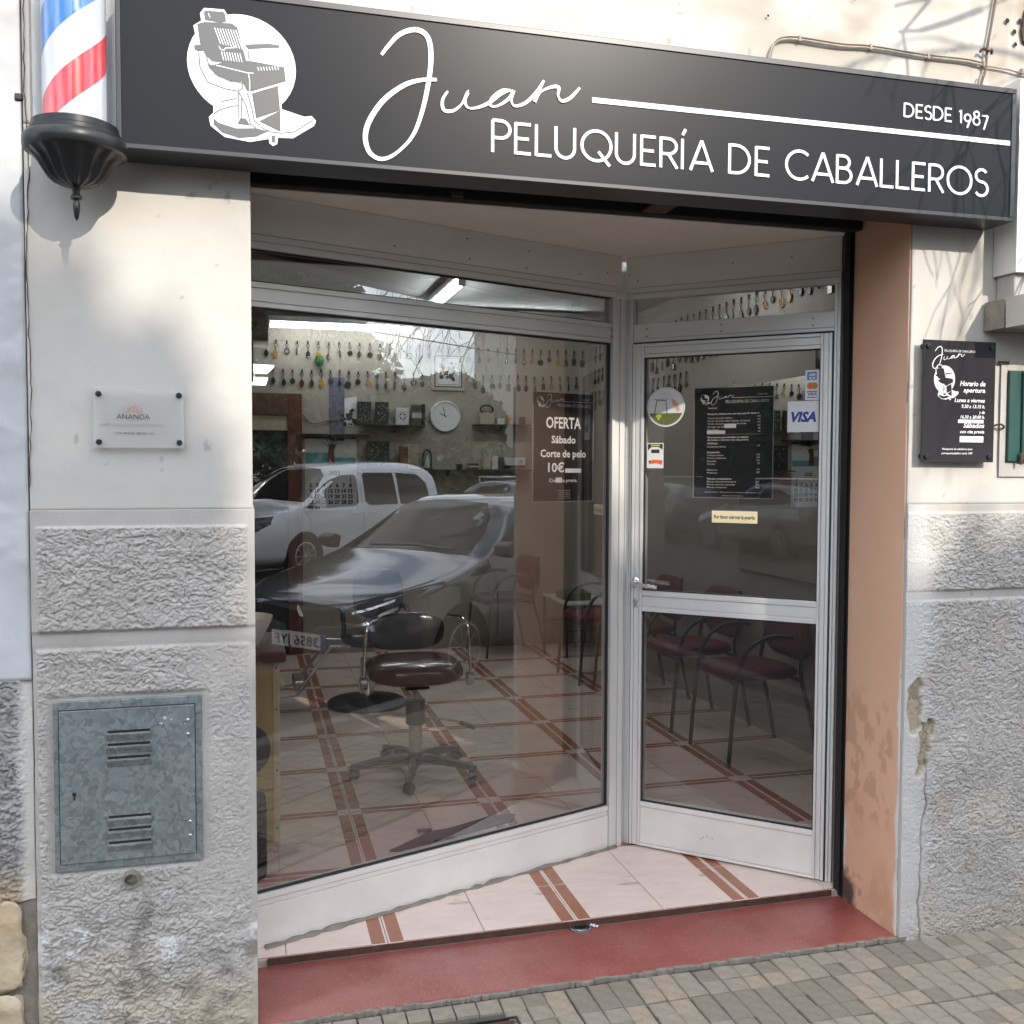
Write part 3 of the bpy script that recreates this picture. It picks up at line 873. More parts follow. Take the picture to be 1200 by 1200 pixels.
for (sx0, sx1, sz0, sz1) in [(-.76, -.585, .19, .415), (-.74, -.590, -.02, .17), (-.95, -.775, .22, .41), (-.93, -.755, -.02, .20)]:
    bm = bmesh.new()
    bmesh.ops.create_icosphere(bm, subdivisions=4, radius=1)
    cx, cz = (sx0 + sx1) / 2, (sz0 + sz1) / 2
    for v in bm.verts:
        p = v.co
        s_ = .96 / max(abs(p.x), abs(p.z), .6)
        n_ = noise.noise(Vector((p.x * 1.6 + cx * 9, p.y * 1.6, p.z * 1.6 + cz * 9))) * .20 + 1
        n_ += noise.noise(Vector((p.x * 5 + cx * 9, p.y * 5, p.z * 5))) * .09 + noise.noise(Vector((p.x * 14, p.y * 14, p.z * 14 + cz))) * .04
        v.co = Vector((cx + p.x * s_ * (sx1 - sx0) / 2 * n_, .018 + p.y * .035 * n_, cz + p.z * s_ * (sz1 - sz0) / 2 * n_))
        v.co.y = max(v.co.y, -.004 + .012 * noise.noise(v.co * 18))
    me = bpy.data.meshes.new('stone'); bm.to_mesh(me); bm.free()
    me.materials.append(M['stone']); me.polygons.foreach_set('use_smooth', [True] * len(me.polygons))
    o = bpy.data.objects.new('stone', me); COL.objects.link(o); adopt(o, nb)
MB().box(-1.6, -.557, .12, .4, -.05, 3.4).build('wall_core', M['mortar'], nb)
MB().box(-8, -.557, .006, .40, 3.401, 6.3).box(-8, -1.601, .006, .40, -.05, 3.400).box(-1.6, -.801, .010, .11, .42, .999).build('wall', M['plaster_blue'], nb)
MB().box(-.572, -.552, -.004, .02, 2.475, 2.492).build('anchor_stub', M['black'], nb, bevel=.003)

# ---------------------------------------------------------------- floors and ground
floor = MB().box(-.45, 2.90, .335, 5.45, -.06, FZ - .006).build('floor', M['grout'])
tag(floor, kind='structure')
P_ = 0.32
tile_me = {}
def tile_mesh(sx, sy, cx0, cx1, cy0, cy1):
    """one glazed tile, origin at its low corner; stripes inlaid along one x edge and one y edge; cut to cx, cy"""
    key = (sx, sy, round(cx0, 3), round(cx1, 3), round(cy0, 3), round(cy1, 3))
    if key in tile_me: return tile_me[key]
    g = .0016
    xs = [g, .0075, .052] if sx == 0 else [P_ - .052, P_ - .0075, P_ - g]
    ys = [g, .0055, .036] if sy == 0 else [P_ - .036, P_ - .0055, P_ - g]
    X = sorted(set([g, P_ - g] + xs)); Yv = sorted(set([g, P_ - g] + ys))
    X = [min(max(a, cx0), cx1) for a in X]; Yv = [min(max(a, cy0), cy1) for a in Yv]
    mb = MB()
    stripx = (xs[1], xs[2]) if sx == 0 else (xs[0], xs[1])
    stripy = (ys[1], ys[2]) if sy == 0 else (ys[0], ys[1])
    for i in range(len(X) - 1):
        for j in range(len(Yv) - 1):
            x0, x1, y0, y1 = X[i], X[i + 1], Yv[j], Yv[j + 1]
            if x1 - x0 < 1e-4 or y1 - y0 < 1e-4: continue
            mxp, myp = (x0 + x1) / 2, (y0 + y1) / 2
            inx = stripx[0] < mxp < stripx[1]; iny = stripy[0] < myp < stripy[1]
            m = 1 if (inx != iny) else 0
            # keep plain pink where stripes of both directions meet
            cornerx = (mxp < .053) if sx == 0 else (mxp > P_ - .053)
            cornery = (myp < .037) if sy == 0 else (myp > P_ - .037)
            if cornerx and cornery: m = 0
            mb.add([(x0, y0, .006), (x1, y0, .006), (x1, y1, .006), (x0, y1, .006)], [(0, 1, 2, 3)], m)
    xa, xb, ya, yb = X[0], X[-1], Yv[0], Yv[-1]
    mb.add([(xa, ya, 0), (xb, ya, 0), (xb, yb, 0), (xa, yb, 0), (xa, ya, .006), (xb, ya, .006), (xb, yb, .006), (xa, yb, .006)],
           [(0, 1, 5, 4), (1, 2, 6, 5), (2, 3, 7, 6), (3, 0, 4, 7)], 0)
    me = mb.mesh('tile', [M['tile'], M['stripe']])
    tile_me[key] = me
    return me
X0 = 0.412 - 2 * P_ - P_; Y0 = 0.305
rt = random.Random(5)
nt_ = 0
for i in range(-1, 12):
    for j in range(0, 17):
        x = 0.412 + (i - 2) * P_; y = Y0 + j * P_
        if x > 2.9 or x + P_ < -.45: continue
        sx = i % 2; sy = j % 2
        cx0 = max(0, -.449 - x) if x < -.449 else 0; cx1 = P_ if x + P_ < 2.899 else 2.899 - x
        cy0 = .336 - y if y < .336 else 0; cy1 = P_ if y + P_ < 5.449 else 5.449 - y
        o = bpy.data.objects.new('tile', tile_mesh(sx, sy, cx0, cx1, cy0, cy1))
        COL.objects.link(o); adopt(o, floor)
        o.location = (x, y, FZ - .006 + rt.uniform(-.0004, .0004))
        nt_ += 1
# marks where the display window stands on the tiles (mortar bead)
bead = MB()
rb_ = random.Random(9)
bp_ = [(.03 + 1.385 * i / 46, .402 + .503 * i / 46 + rb_.uniform(-.0035, .0035), FZ + rb_.uniform(0, .003)) for i in range(47)]
bead.tube(bp_, [rb_.uniform(.004, .012) * (1.4 if i < 9 else 1) for i in range(47)], 6)
bead.build('mortar_bead', M['mortar'], floor)

pav = MB().box(-6, 14, -1.40, .0, -.10, -.012).box(-6, 14, -1.40, -.9, -.011, -.006).build('pavement', M['joint'])
tag(pav, kind='structure')
MB().box(-6, 14, -1.55, -1.402, -.14, -.004).build('kerb_stone', M['kerb'], pav, bevel=.01)
pm = []
for k in range(7):
    r_ = random.Random(100 + k)
    a = .0658
    mb = MB()
    j = lambda s=.0013: r_.uniform(-s, s)
    t0 = [(0 + j(), 0 + j()), (a + j(), 0 + j()), (a + j(), a + j()), (0 + j(), a + j())]
    c = .0024
    top = [(p[0] + (c if p[0] < a / 2 else -c), p[1] + (c if p[1] < a / 2 else -c)) for p in t0]
    vs = [(p[0], p[1], -.016) for p in t0] + [(p[0], p[1], -.0035) for p in t0] + [(p[0], p[1], 0) for p in top]
    fs = [(8, 9, 10, 11)] + [(i, (i + 1) % 4, 4 + (i + 1) % 4, 4 + i) for i in range(4)] + [(4 + i, 4 + (i + 1) % 4, 8 + (i + 1) % 4, 8 + i) for i in range(4)]
    mb.add(vs, fs)
    pm.append(mb.mesh('paving_block', [M['paver'], M['paver2'], M['paver3']][k % 3 if k < 6 else 0]))
rp = random.Random(6)
blocks = []
for pi in range(-10, 22):
    for pj in range(0, 6):
        px = .478 + pi * .2052; py = -.163 - pj * .2065
        for a in range(3):
            for b in range(3):
                bx = px + .003 + a * .0675; by = py + .003 + b * .0675 + (.0 if pj else 0)
                blocks.append((bx, by, pi, pj))
    for a in range(3):                      # the cut course against the wall
        for b in range(2):
            blocks.append((.478 + pi * .2052 + .003 + a * .0675, -.163 + .2065 + .003 - .2065 + b * .0675 + .0, pi, -1))
seen, far = [], MB()
used = set()
for bx, by, pi, pj in blocks:
    key = (round(bx, 3), round(by, 3))
    if key in used or by + .065 > -.004: continue
    used.add(key)
    if .42 < bx + .03 < .715 and -.42 < by + .03 < -.125: continue        # the drain cover
    vis = bx > .55 and by > -.62 + 0 and bx < 2.75 and by > -.62
    if vis and len(seen) < 290: seen.append((bx, by, pi, pj))
    else:
        far.box(bx + .001, bx + .0635, by + .001, by + .0635, -.016, rp.uniform(-.003, .001))
for bx, by, pi, pj in seen:
    tint = (pi * 7 + pj * 3) % 9
    if (pi, pj) in ((2, -1), (2, 0), (6, -1), (7, 0), (5, 1)) or tint == 4: k = 1 + 3 * (rp.random() < .5)
    else: k = rp.choice([0, 0, 3, 2, 5, 6, 6, 4])
    o = bpy.data.objects.new('paving_block', pm[k % 7])
    COL.objects.link(o); adopt(o, pav)
    o.location = (bx, by, rp.uniform(-.0035, .001))
    o.rotation_euler = (rp.uniform(-.012, .012), rp.uniform(-.012, .012), rp.uniform(-.02, .02))
fo = far.build('paving_block', M['paver'], pav); fo['kind'] = 'stuff'

road = MB().box(-150, 150, -9.9, -1.552, -.30, -.115).build('road', M['asphalt'])
tag(road, kind='structure')
ground = MB().box(-260, 260, -300, 200, -.60, -.16).build('ground', M['asphalt'])
tag(ground, kind='structure')
fp = MB().box(-150, 150, -13.5, -10.05, -.155, .0).box(-150, 150, -10.05, -9.902, -.155, .005).build('far_pavement', M['kerb'])
tag(fp, kind='structure')
# ---------------------------------------------------------------- display window (local x runs along the glass, y points inside)
win = thing('display_window', 'large fixed shop window in silver aluminium frame running diagonally into the entrance', 'window', W0, WA)
LW = 1.504
def bar(mb, x0, x1, z0, z1, d=.0, depth=.045, lines=(), vert=False):
    """an extruded profile: flat face with fine recessed joints"""
    cuts = sorted(lines)
    a = x0 if vert else z0; b = x1 if vert else z1
    edges = [a] + list(cuts) + [b]
    for i in range(len(edges) - 1):
        lo = edges[i] + (.0012 if i > 0 else 0); hi = edges[i + 1] - (.0012 if i < len(edges) - 2 else 0)
        off = d - (.004 if i % 2 == 0 else 0)
        if vert: mb.box(lo, hi, off, depth, z0, z1)
        else: mb.box(x0, x1, off, depth, lo, hi)
    if vert: mb.box(x0 + .001, x1 - .001, d + .004, depth - .001, z0 + .001, z1 - .001)
    else: mb.box(x0 + .001, x1 - .001, d + .004, depth - .001, z0 + .001, z1 - .001)
b = MB(); bar(b, -.03, LW - .04, .024, .198, lines=(.160, .178)); b.build('bottom_rail', M['alu_dirty'], win, bevel=.0012)
b = MB(); bar(b, -.03, LW - .04, 2.050, 2.126, d=-.004, lines=(2.066, 2.108)); b.build('transom_bar', M['alu'], win, bevel=.001)
b = MB(); bar(b, -.03, LW - .015, 2.228, 2.272, d=-.004, lines=(2.250,)); b.build('head_rail', M['alu'], win, bevel=.001)
MB().box(-.03, LW + .012, -.002, .03, 2.2735, 2.394).build('fascia_panel', M['alu_dirty'], win, bevel=.001)
b = MB(); bar(b, LW - .038, LW + .027, .024, 2.2265, d=-.006, vert=True, lines=(LW - .022, LW + .002)); b.build('corner_post', M['alu'], win, bevel=.0012)
MB().box(-.03, -.004, -.002, .045, .2, 2.22).build('stile', M['alu'], win)
def pane(name, x0, x1, z0, z1, parent, fm='pane', y=.018):
    mb = MB(); mb.box(x0, x1, y, y + .006, z0, z1, 1)
    o = mb.build(name, [M[fm], M['pane_back']], parent, fix=False)
    o.data.polygons[2].material_index = 0      # street face carries the reflection
    return o
pane('glass', -.003, LW - .0385, .1985, 2.0495, win)
pane('transom_glass', -.003, LW - .0385, 2.1265, 2.2275, win)
b = MB()
b.box(-.003, LW - .039, .006, .0175, .1985, .2045).box(-.003, LW - .039, .006, .0175, 2.0435, 2.0495).box(LW - .045, LW - .0385, .006, .0175, .205, 2.043)
b.box(-.003, LW - .039, .006, .0175, 2.1265, 2.131).box(-.003, LW - .039, .006, .0175, 2.223, 2.2275)
b.build('gasket', M['seal'], win)
def rivets(parent, pts, y=-.0035, r=.0028):
    mb = MB()
    for x, z in pts:
        mb.lathe([(r, .003), (r, .0006), (r * .5, 0)], (x, y, z), 8, axis='y')
    return mb.build('screw', M['seal'], parent)
rivets(win, [(.50, 2.30), (.79, 2.365), (.80, 2.295), (1.05, 2.292), (1.06, 2.355), (1.30, 2.30), (1.44, 2.32), (.07, 2.262), (.14, 2.262)])
rivets(win, [(1.455, 2.075), (1.455, 2.10)], y=-.0125)
rivets(win, [(.62, .105), (.60, .122), (.66, .118), (.585, .09), (.69, .10), (.80, .085)], r=.0022)

# ---------------------------------------------------------------- door frame and door
dfr = thing('door_frame', 'silver aluminium door frame with narrow transom pane and plain panel above', 'door frame', D0, DA)
LD = .799
b = MB(); bar(b, -.034, .003, .026, 2.2265, d=-.006, vert=True, lines=(-.020, -.008)); b.build('post', M['alu'], dfr, bevel=.0012)
b = MB(); bar(b, LD - .022, LD - .001, .026, 2.2265, d=-.004, vert=True, lines=(LD - .012,)); b.build('post', M['alu'], dfr, bevel=.0012)
b = MB(); bar(b, .004, LD - .023, 2.056, 2.128, d=-.003, lines=(2.070,)); b.build('transom_bar', M['alu'], dfr, bevel=.001)
b = MB(); bar(b, -.030, LD - .001, 2.2275, 2.272, d=-.004, lines=(2.250,)); b.build('head_rail', M['alu'], dfr, bevel=.001)
MB().box(-.030, LD - .001, -.002, .03, 2.2735, 2.394).build('fascia_panel', M['alu_dirty'], dfr, bevel=.001)
pane('transom_glass', .004, LD - .023, 2.1285, 2.227, dfr, 'pane_door')
rivets(dfr, [(-.018, 2.325), (.40, 2.335), (.62, 2.338), (.02, 2.30)])
rivets(dfr, [(.06, 2.078), (.06, 2.108), (.36, 2.080), (.36, 2.106), (.70, 2.080), (.70, 2.106)], y=-.0085)
MB().box(.003, .0068, -.012, .03, .03, 2.05).box(LD - .0262, LD - .0222, -.012, .03, .03, 2.05).box(.007, LD - .027, -.012, .03, 2.0495, 2.0555).build('gasket', M['seal'], dfr)

door = thing('shop_door', 'silver aluminium glazed shop door with cross rail, lever handle and kick panel', 'door', D0 + Vector((math.cos(DA), math.sin(DA), 0)) * .007, DA)
ld = LD - .034
b = MB(); bar(b, 0, .046, .032, 2.049, d=-.014, vert=True, lines=(.012, .034)); b.build('stile', M['alu'], door, bevel=.0012)
b = MB(); bar(b, ld - .040, ld, .032, 2.049, d=-.014, vert=True, lines=(ld - .030, ld - .012)); b.build('stile', M['alu'], door, bevel=.0012)
b = MB(); bar(b, .0465, ld - .0405, 1.994, 2.049, d=-.014, lines=(2.008, 2.036)); b.build('top_rail', M['alu'], door, bevel=.0012)
b = MB(); bar(b, .0465, ld - .0405, .985, 1.068, d=-.014, lines=(1.004, 1.046)); b.build('cross_rail', M['alu'], door, bevel=.0012)
b = MB(); bar(b, .0465, ld - .0405, .032, .212, d=-.012, lines=(.044, .192)); b.build('kick_panel', M['alu_dirty'], door, bevel=.0012)
pane('glass', .0465, ld - .0405, 1.0685, 1.9935, door, 'pane_door', y=.004)
pane('glass', .0465, ld - .0405, .2125, .9845, door, 'pane_door', y=.004)
b = MB()
for z0, z1 in ((1.0685, 1.9935), (.2125, .9845)):
    b.box(.0465, .0505, -.008, .0035, z0, z1).box(ld - .0445, ld - .0405, -.008, .0035, z0, z1)
    b.box(.051, ld - .045, -.008, .0035, z0, z0 + .004).box(.051, ld - .045, -.008, .0035, z1 - .004, z1)
b.build('gasket', M['seal'], door)
h = MB()
h.tube([(.016, -.018, 1.100), (.016, -.050, 1.100), (.020, -.058, 1.099), (.045, -.060, 1.096), (.125, -.060, 1.088)], [.009, .009, .009, .0085, .0075], 10)
h.lathe([(.020, .004), (.020, 0), (.012, -.003)], (.016, -.0185, 1.100), 16, axis='y')
h.tube([(.016, .05, 1.100), (.022, .075, 1.099), (.13, .078, 1.090)], .008, 8)
h.build('handle', M['chrome'], door, smooth=True)
k = MB()
k.lathe([(.009, .004), (.009, -.001), (.007, -.002)], (.020, -.0185, 1.024), 12, axis='y').box(.015, .025, -.0195, -.016, 1.000, 1.021)
k.build('lock_cylinder', M['steel'], door, bevel=.001)
rivets(door, [(.30, .105), (.31, .112), (.325, .118), (.345, .114)], y=-.0165, r=.0018)

# shutter guide, shutter slats, floor lock
tag(MB().box(2.0415, 2.0585, .336, .341, .026, 2.40).box(2.0555, 2.0590, .306, .3355, .003, 2.40).box(2.0415, 2.0440, .306, .3355, .026, 2.40).build('shutter_guide', M['black_matt']),
    'dark vertical shutter channel between the door frame and the peach jamb', 'shutter guide')
sh = thing('roller_shutter', 'rolled up dark shutter with its bottom slats showing above the entrance', 'roller shutter', (0, 0, 0))
MB().box(0.0, 2.055, .255, .300, 2.384, 2.440).build('bottom_bar', M['black_matt'], sh, bevel=.004)
for k_ in range(4):
    MB().tube([(0.0, .235 - k_ * .03, 2.43 + .028 * k_), (2.05, .235 - k_ * .03, 2.43 + .028 * k_)], .016, 8).build('slat', M['rust'] if k_ < 2 else M['black_matt'], sh, smooth=True)
MB().box(1.23, 1.31, .05, .25, 2.386, 2.394).build('bracket', M['rust'], sh)
MB().box(.60, .635, .235, .2545, 2.388, 2.402).build('bracket', M['rust'], sh)
rail = MB().box(.035, 2.028, .3285, .3345, .0035, .0235)
tag(rail.build('step_edge_strip', M['rust']), 'rusty dark metal edge under the front row of entrance tiles', 'edging strip')
lk = thing('floor_lock', 'round steel shutter floor lock sunk between the tiles and the red step', 'floor lock', (1.060, .322, .003))
MB().lathe([(.038, 0), (.038, .004), (.033, .006), (.031, .002), (.024, .002), (.023, .004), (.006, .005)], (0, 0, 0), 28).build('ring', M['steel'], lk, smooth=True)
MB().lathe([(.023, .0042), (.021, .0060), (.004, .0055)], (0, 0, 0), 20).box(-.002, .002, -.012, .012, .0056, .0066).build('lock_core', M['cast'], lk, smooth=True)
MB().lathe([(.0305, .0021), (.0245, .0024)], (0, 0, 0), 24).build('groove', M['black_matt'], lk)
b = MB(); rr2 = random.Random(3)
for i in range(5):
    b.lathe([(.001, 0), (.005, .002), (.004, .006), (.001, .008)], (1.112 + rr2.uniform(-.012, .014), .322 + rr2.uniform(-.01, .008), .003), 6)
tag(b.build('paper_scrap', M['paper']), 'tiny crumpled white scrap lying beside the floor lock', 'litter')
# drain cover
dc = thing('drain_cover', 'dark cast iron drain cover in the pavement in front of the step', 'drain cover', (.57, -.27, 0))
MB().box(-.135, .135, -.13, .13, -.012, -.003).build('plate', M['rust'], dc, bevel=.003)
fr = MB(); fr.box(-.145, -.136, -.14, .14, -.012, .001).box(.136, .145, -.14, .14, -.012, .001).box(-.1355, .1355, -.14, -.131, -.012, .001).box(-.1355, .1355, .131, .14, -.012, .001)
fr.build('frame', M['cast'], dc, bevel=.002)
g = MB()
for i in range(6):
    for j in range(6):
        g.box(-.118 + i * .042, -.094 + i * .042, -.114 + j * .040, -.092 + j * .040, -.0028, .0005)
g.build('tread', M['cast'], dc, bevel=.001)

# ---------------------------------------------------------------- shop sign
sg = thing('shop_sign', 'long anthracite sign box with white script, capitals and chair emblem over the entrance', 'sign', (0, 0, 0))
SX0, SX1, SZ0, SZ1 = -.318, 2.337, 2.340, 2.753
MB().box(SX0 + .001, SX1 - .001, -.114, -.006, SZ0 + .001, SZ1 - .001).build('box', M['sign_frame'], sg)
fr = MB()
fr.box(SX0, SX1, -.130, -.1145, SZ1 - .016, SZ1).box(SX0, SX1, -.130, -.1145, SZ0, SZ0 + .012)
fr.box(SX1 - .016, SX1, -.130, -.1145, SZ0 + .0125, SZ1 - .0165).box(SX0, SX0 + .012, -.130, -.1145, SZ0 + .0125, SZ1 - .0165)
fr.build('frame', M['sign_frame'], sg, bevel=.0015)
MB().box(SX0 + .0125, SX1 - .0165, -.1265, -.1145, SZ0 + .0125, SZ1 - .0165).build('face', M['sign'], sg)
yf = -.1266
b = MB(); stroke_text(b, 'PELUQUERÍA DE CABALLEROS', .636, 2.4105, 2.236, .0855, .0084, yf - .0025, yf, 0)
b.build('lettering', M['white_vinyl'], sg)
b = MB(); stroke_text(b, 'DESDE 1987', 1.928, 2.628, 2.231, .042, .0052, yf - .0025, yf, 0)
b.build('lettering', M['white_vinyl'], sg)
b = MB(); b.ribbon([(.921, 2.578), (2.316, 2.583)], .0145, yf - .0025, yf)
b.build('line', M['white_vinyl'], sg)
b = MB(); script(b, .292, 2.366, 1.0, yf - .0025, yf)
b.build('script_lettering', M['white_vinyl'], sg)
logo('logo', -.018, 2.566, 1.0, yf, sg, M['white_vinyl'], M['logo_grey'])

# ---------------------------------------------------------------- barber pole
bp = thing('barber_pole', 'striped red white and blue barber pole in clear tube on fluted black metal holder', 'barber pole', (-.409, -.145, 0))
ZB = 2.345
prof = [(.0, 2.235), (.006, 2.237), (.010, 2.246), (.013, 2.262), (.018, 2.266), (.018, 2.270), (.012, 2.274), (.014, 2.281)]
MB().lathe([(max(r, .0005), z) for r, z in [(0, 2.150), (.005, 2.158), (.0085, 2.178), (.0085, 2.190), (.006, 2.198), (.014, 2.203), (.014, 2.208), (.008, 2.214), (.010, 2.224), (.012, 2.235)]], (0, 0, 0), 16).build('finial', M['cast'], bp, smooth=True)
fl = MB(); n = 96
pr = [(.012, 2.229), (.030, 2.232), (.052, 2.240), (.068, 2.254), (.079, 2.272), (.090, 2.290), (.104, 2.304), (.112, 2.312)]
vs, fs = [], []
for i, (r, z) in enumerate(pr):
    t = i / (len(pr) - 1)
    for k_ in range(n):
        a = 2 * math.pi * k_ / n
        c_ = abs(math.sin(a * 8))
        d = r * (1 - .13 * (1 - c_ ** 3) * (math.sin(math.pi * min(1, t * 1.1)) ** .6 if t < .9 else .25))
        vs.append((d * math.cos(a), d * math.sin(a), z))
for i in range(len(pr) - 1):
    for k_ in range(n):
        l = (k_ + 1) % n
        fs.append((i * n + k_, i * n + l, (i + 1) * n + l, (i + 1) * n + k_))
fl.add(vs, fs)
ob = fl.build('fluted_cup', M['cast'], bp)
ob.data.polygons.foreach_set('use_smooth', [True] * len(ob.data.polygons))
MB().lathe([(.104, 2.308), (.116, 2.311), (.119, 2.320), (.119, 2.336), (.114, 2.343), (.105, 2.347), (.105, 2.356), (.099, 2.360), (.099, 2.374), (.093, 2.377), (.05, 2.377)], (0, 0, 0), 48).build('collar', M['cast'], bp, smooth=True)
# inner striped cylinder: helical bands
def helix(name, m_, ph0, ph1, r=.0725, z0=2.372, z1=3.05, pitch=.42):
    vs, fs = [], []
    nz, na = 110, 10
    for i in range(nz + 1):
        z = z0 + (z1 - z0) * i / nz
        for j_ in range(na + 1):
            a = 2 * math.pi * ((z - z0) / pitch + ph0 + (ph1 - ph0) * j_ / na)
            vs.append((r * math.cos(a), r * math.sin(a), z))
    for i in range(nz):
        for j_ in range(na):
            fs.append((i * (na + 1) + j_, i * (na + 1) + j_ + 1, (i + 1) * (na + 1) + j_ + 1, (i + 1) * (na + 1) + j_))
    return vs, fs
for nm, m_, a, c in (('white_band', 'pole_white', .20, .445), ('red_band', 'pole_red', .445, .66), ('white_band', 'pole_white', .66, .95), ('blue_band', 'pole_blue', -.05, .20)):
    v_, f_ = helix(nm, m_, a, c)
    mb = MB(); mb.add(v_, f_)
    o = mb.build(nm, M[m_], bp)
    o.data.polygons.foreach_set('use_smooth', [True] * len(o.data.polygons))
mb = MB(); nn = 48; vs = []; fs = []
for r_ in (.0925, .0895):
    for z in (2.376, 3.05):
        for k_ in range(nn):
            a = 2 * math.pi * k_ / nn; vs.append((r_ * math.cos(a), r_ * math.sin(a), z))
for k_ in range(nn):
    l = (k_ + 1) % nn
    fs += [(k_, l, nn + l, nn + k_), (2 * nn + l, 2 * nn + k_, 3 * nn + k_, 3 * nn + l)]
mb.add(vs, fs); o = mb.build('clear_tube', M['pole_glass'], bp, fix=False); o.data.polygons.foreach_set('use_smooth', [True] * len(o.data.polygons))
MB().lathe([(.093, 3.05), (.105, 3.055), (.119, 3.08), (.119, 3.10), (.10, 3.12), (.05, 3.17), (.01, 3.19)], (0, 0, 0), 32).build('top_cap', M['cast'], bp, smooth=True)
MB().box(-.02, .02, .05, .148, 2.352, 2.368).build('wall_bracket', M['cast'], bp)
MB().box(-.02, .02, .05, .148, 3.07, 3.09).build('wall_bracket', M['cast'], bp)

# ---------------------------------------------------------------- plaques, cabinet, pipe
aq = thing('massage_plaque', 'frosted clear wall plaque with rose lotus print on four dark studs', 'plaque', (-.285, -.020, 1.679))
MB().box(-.111, .111, -.003, .003, -.077, .077).build('panel', M['acrylic'], aq, bevel=.0012)
for sx in (-1, 1):
    for sz in (-1, 1):
        MB().lathe([(.0075, .014), (.0075, -.004), (.0055, -.007), (.002, -.0072)], (sx * .098 if sx < 0 else .099, 0, sz * .062), 16, axis='y').build('stud', M['cast'], aq, smooth=True)
t = MB(); text(t, 'ANANDA', -.018 + .004, -.010 + .008, .014, -.0036, w=.082, align='C'); t.build('lettering', M['dark_print'], aq)
t = MB(); text(t, 'MASAJES Y ESTÉTICA', -.014, -.022, .0085, -.0036, w=.152, align='C', spacing=1.4); t.build('lettering', M['rose_grey'], aq)
t = MB(); text(t, 'CITA PREVIA 682 501 201', -.012, -.042, .0062, -.0036, w=.096, align='C'); t.build('lettering', M['dark_print'], aq)
lt = MB()
for k_ in range(-4, 5):      # lotus of fine petals
    a = k_ * .33
    p = [(-.014 + s * (math.sin(a) * .026 * 1 + math.cos(a) * c_ * .004), .016 + s * math.cos(a) * .026 - math.sin(a) * c_ * .004 * s) for s, c_ in ((.15, 0), (.6, 1), (1, 0), (.6, -1), (.15, 0))]
    lt.ribbon(bezier_smooth(p, 4), .0007, -.0038, -.0032)
for s in (-1, 1):
    lt.ribbon(bezier_smooth([(-.014, .014), (-.014 + s * .015, .018), (-.014 + s * .028, .016)], 5), .0009, -.0038, -.0032)
    lt.ribbon(bezier_smooth([(-.014, .012), (-.014 + s * .012, .011), (-.014 + s * .024, .012)], 5), .0009, -.0038, -.0032)
lt.build('lotus_print', M['pink_line'], aq)

hp = thing('opening_hours_plaque', 'black acrylic opening hours plaque on standoff studs right of the entrance', 'plaque', (2.228, -.030, 1.776))
MB().box(-.139, .139, -.003, .003, -.197, .197).build('panel', M['plaque'], hp, bevel=.0012)
for sx in (-1, 1):
    for sz in (-1, 1):
        MB().lathe([(.0095, .024), (.0095, -.004), (.0085, -.009), (.003, -.0095)], (sx * .121, 0, sz * .178), 16, axis='y').build('stud', M['cast'], hp, smooth=True)
def line(parent, s, x, z, cap, w=None, align='R', m_='print_white', y=-.0036, bold=0, shear=0, **kw):
    t = MB(); text(t, s, x, z, cap, y, w=w, align=align, bold=bold, shear=shear, **kw)
    return t.build('lettering', M[m_], parent)
t = MB(); script(t, -.105, .105, .205, -.0040, -.0034); t.build('script_lettering', M['print_white'], hp)
line(hp, 'PELUQUERÍA DE CABALLEROS', -.060, .160, .0075, w=.118, align='L')
logo('logo', -.058, .070, .30, -.0032, hp, M['print_white'], M['plaque'], simple=True, sy=1.16)
for s, z, c, w in (('Horario de', .052, .0165, .098), ('apertura', .031, .0150, .084), ('Lunes a viernes', -.001, .0130, .118), ('9.30 a 13.15 h.', -.020, .0115, .090),
                   ('y de', -.038, .010, .022), ('16.30 a 20.00 h.', -.054, .0105, .094), ('Sábados', -.084, .0155, .082), ('con cita previa', -.102, .0105, .094)):
    line(hp, s, .100, z, c, w=w, bold=.02, shear=.25)
line(hp, 'Peluquería de caballeros Juan', .055, -.157, .0065, w=.116, bold=.01, shear=.15)
line(hp, 'perruqueriacaballers desde 1987', .057, -.171, .0065, w=.120, bold=.01, shear=.15)
MB().box(-.002, .096, -.0036, -.0030, -.069, -.058).box(.006, .097, -.0036, -.0030, -.1315, -.112).build('correction_strip', M['print_white'], hp)

mc = thing('meter_cabinet', 'galvanised steel meter cabinet door with two sets of louvres set in the grey wall', 'cabinet', (-.3225, 0, 0))
MB().box(-.1835, .1845, -.010, .02, .491, .941).build('frame', M['galv'], mc, bevel=.002)
MB().box(-.169, .167, -.0150, -.0105, .513, .917).build('door', M['galv'], mc, bevel=.0012)
g = MB(); g.box(-.1715, -.1695, -.0108, -.0102, .512, .919).box(.1675, .169, -.0108, -.0102, .512, .919).box(-.1695, .1675, -.0108, -.0102, .9175, .9195)
g.build('gap', M['black_matt'], mc)
for zc in (.853, .819, .784, .626, .592, .557):
    lv = MB(); lv.add([(-.055, -.0152, zc - .022), (.058, -.0152, zc - .022), (.056, -.0245, zc - .003), (-.053, -.0245, zc - .003), (.055, -.0152, zc), (-.052, -.0152, zc)],
                      [(0, 1, 2, 3), (3, 2, 4, 5), (0, 3, 5), (1, 4, 2)], 0)
    lv.box(-.051, .054, -.0158, -.0152, zc + .0005, zc + .0065, 1)
    lv.build('louvre', [M['galv'], M['black_matt']], mc, fix=False)
MB().lathe([(.0055, .001), (.0055, -.001), (.004, -.0012)], (-.134, -.0152, .697), 10, axis='y').box(-.136, -.132, -.0162, -.0150, .682, .695).build('keyhole', M['black'], mc)
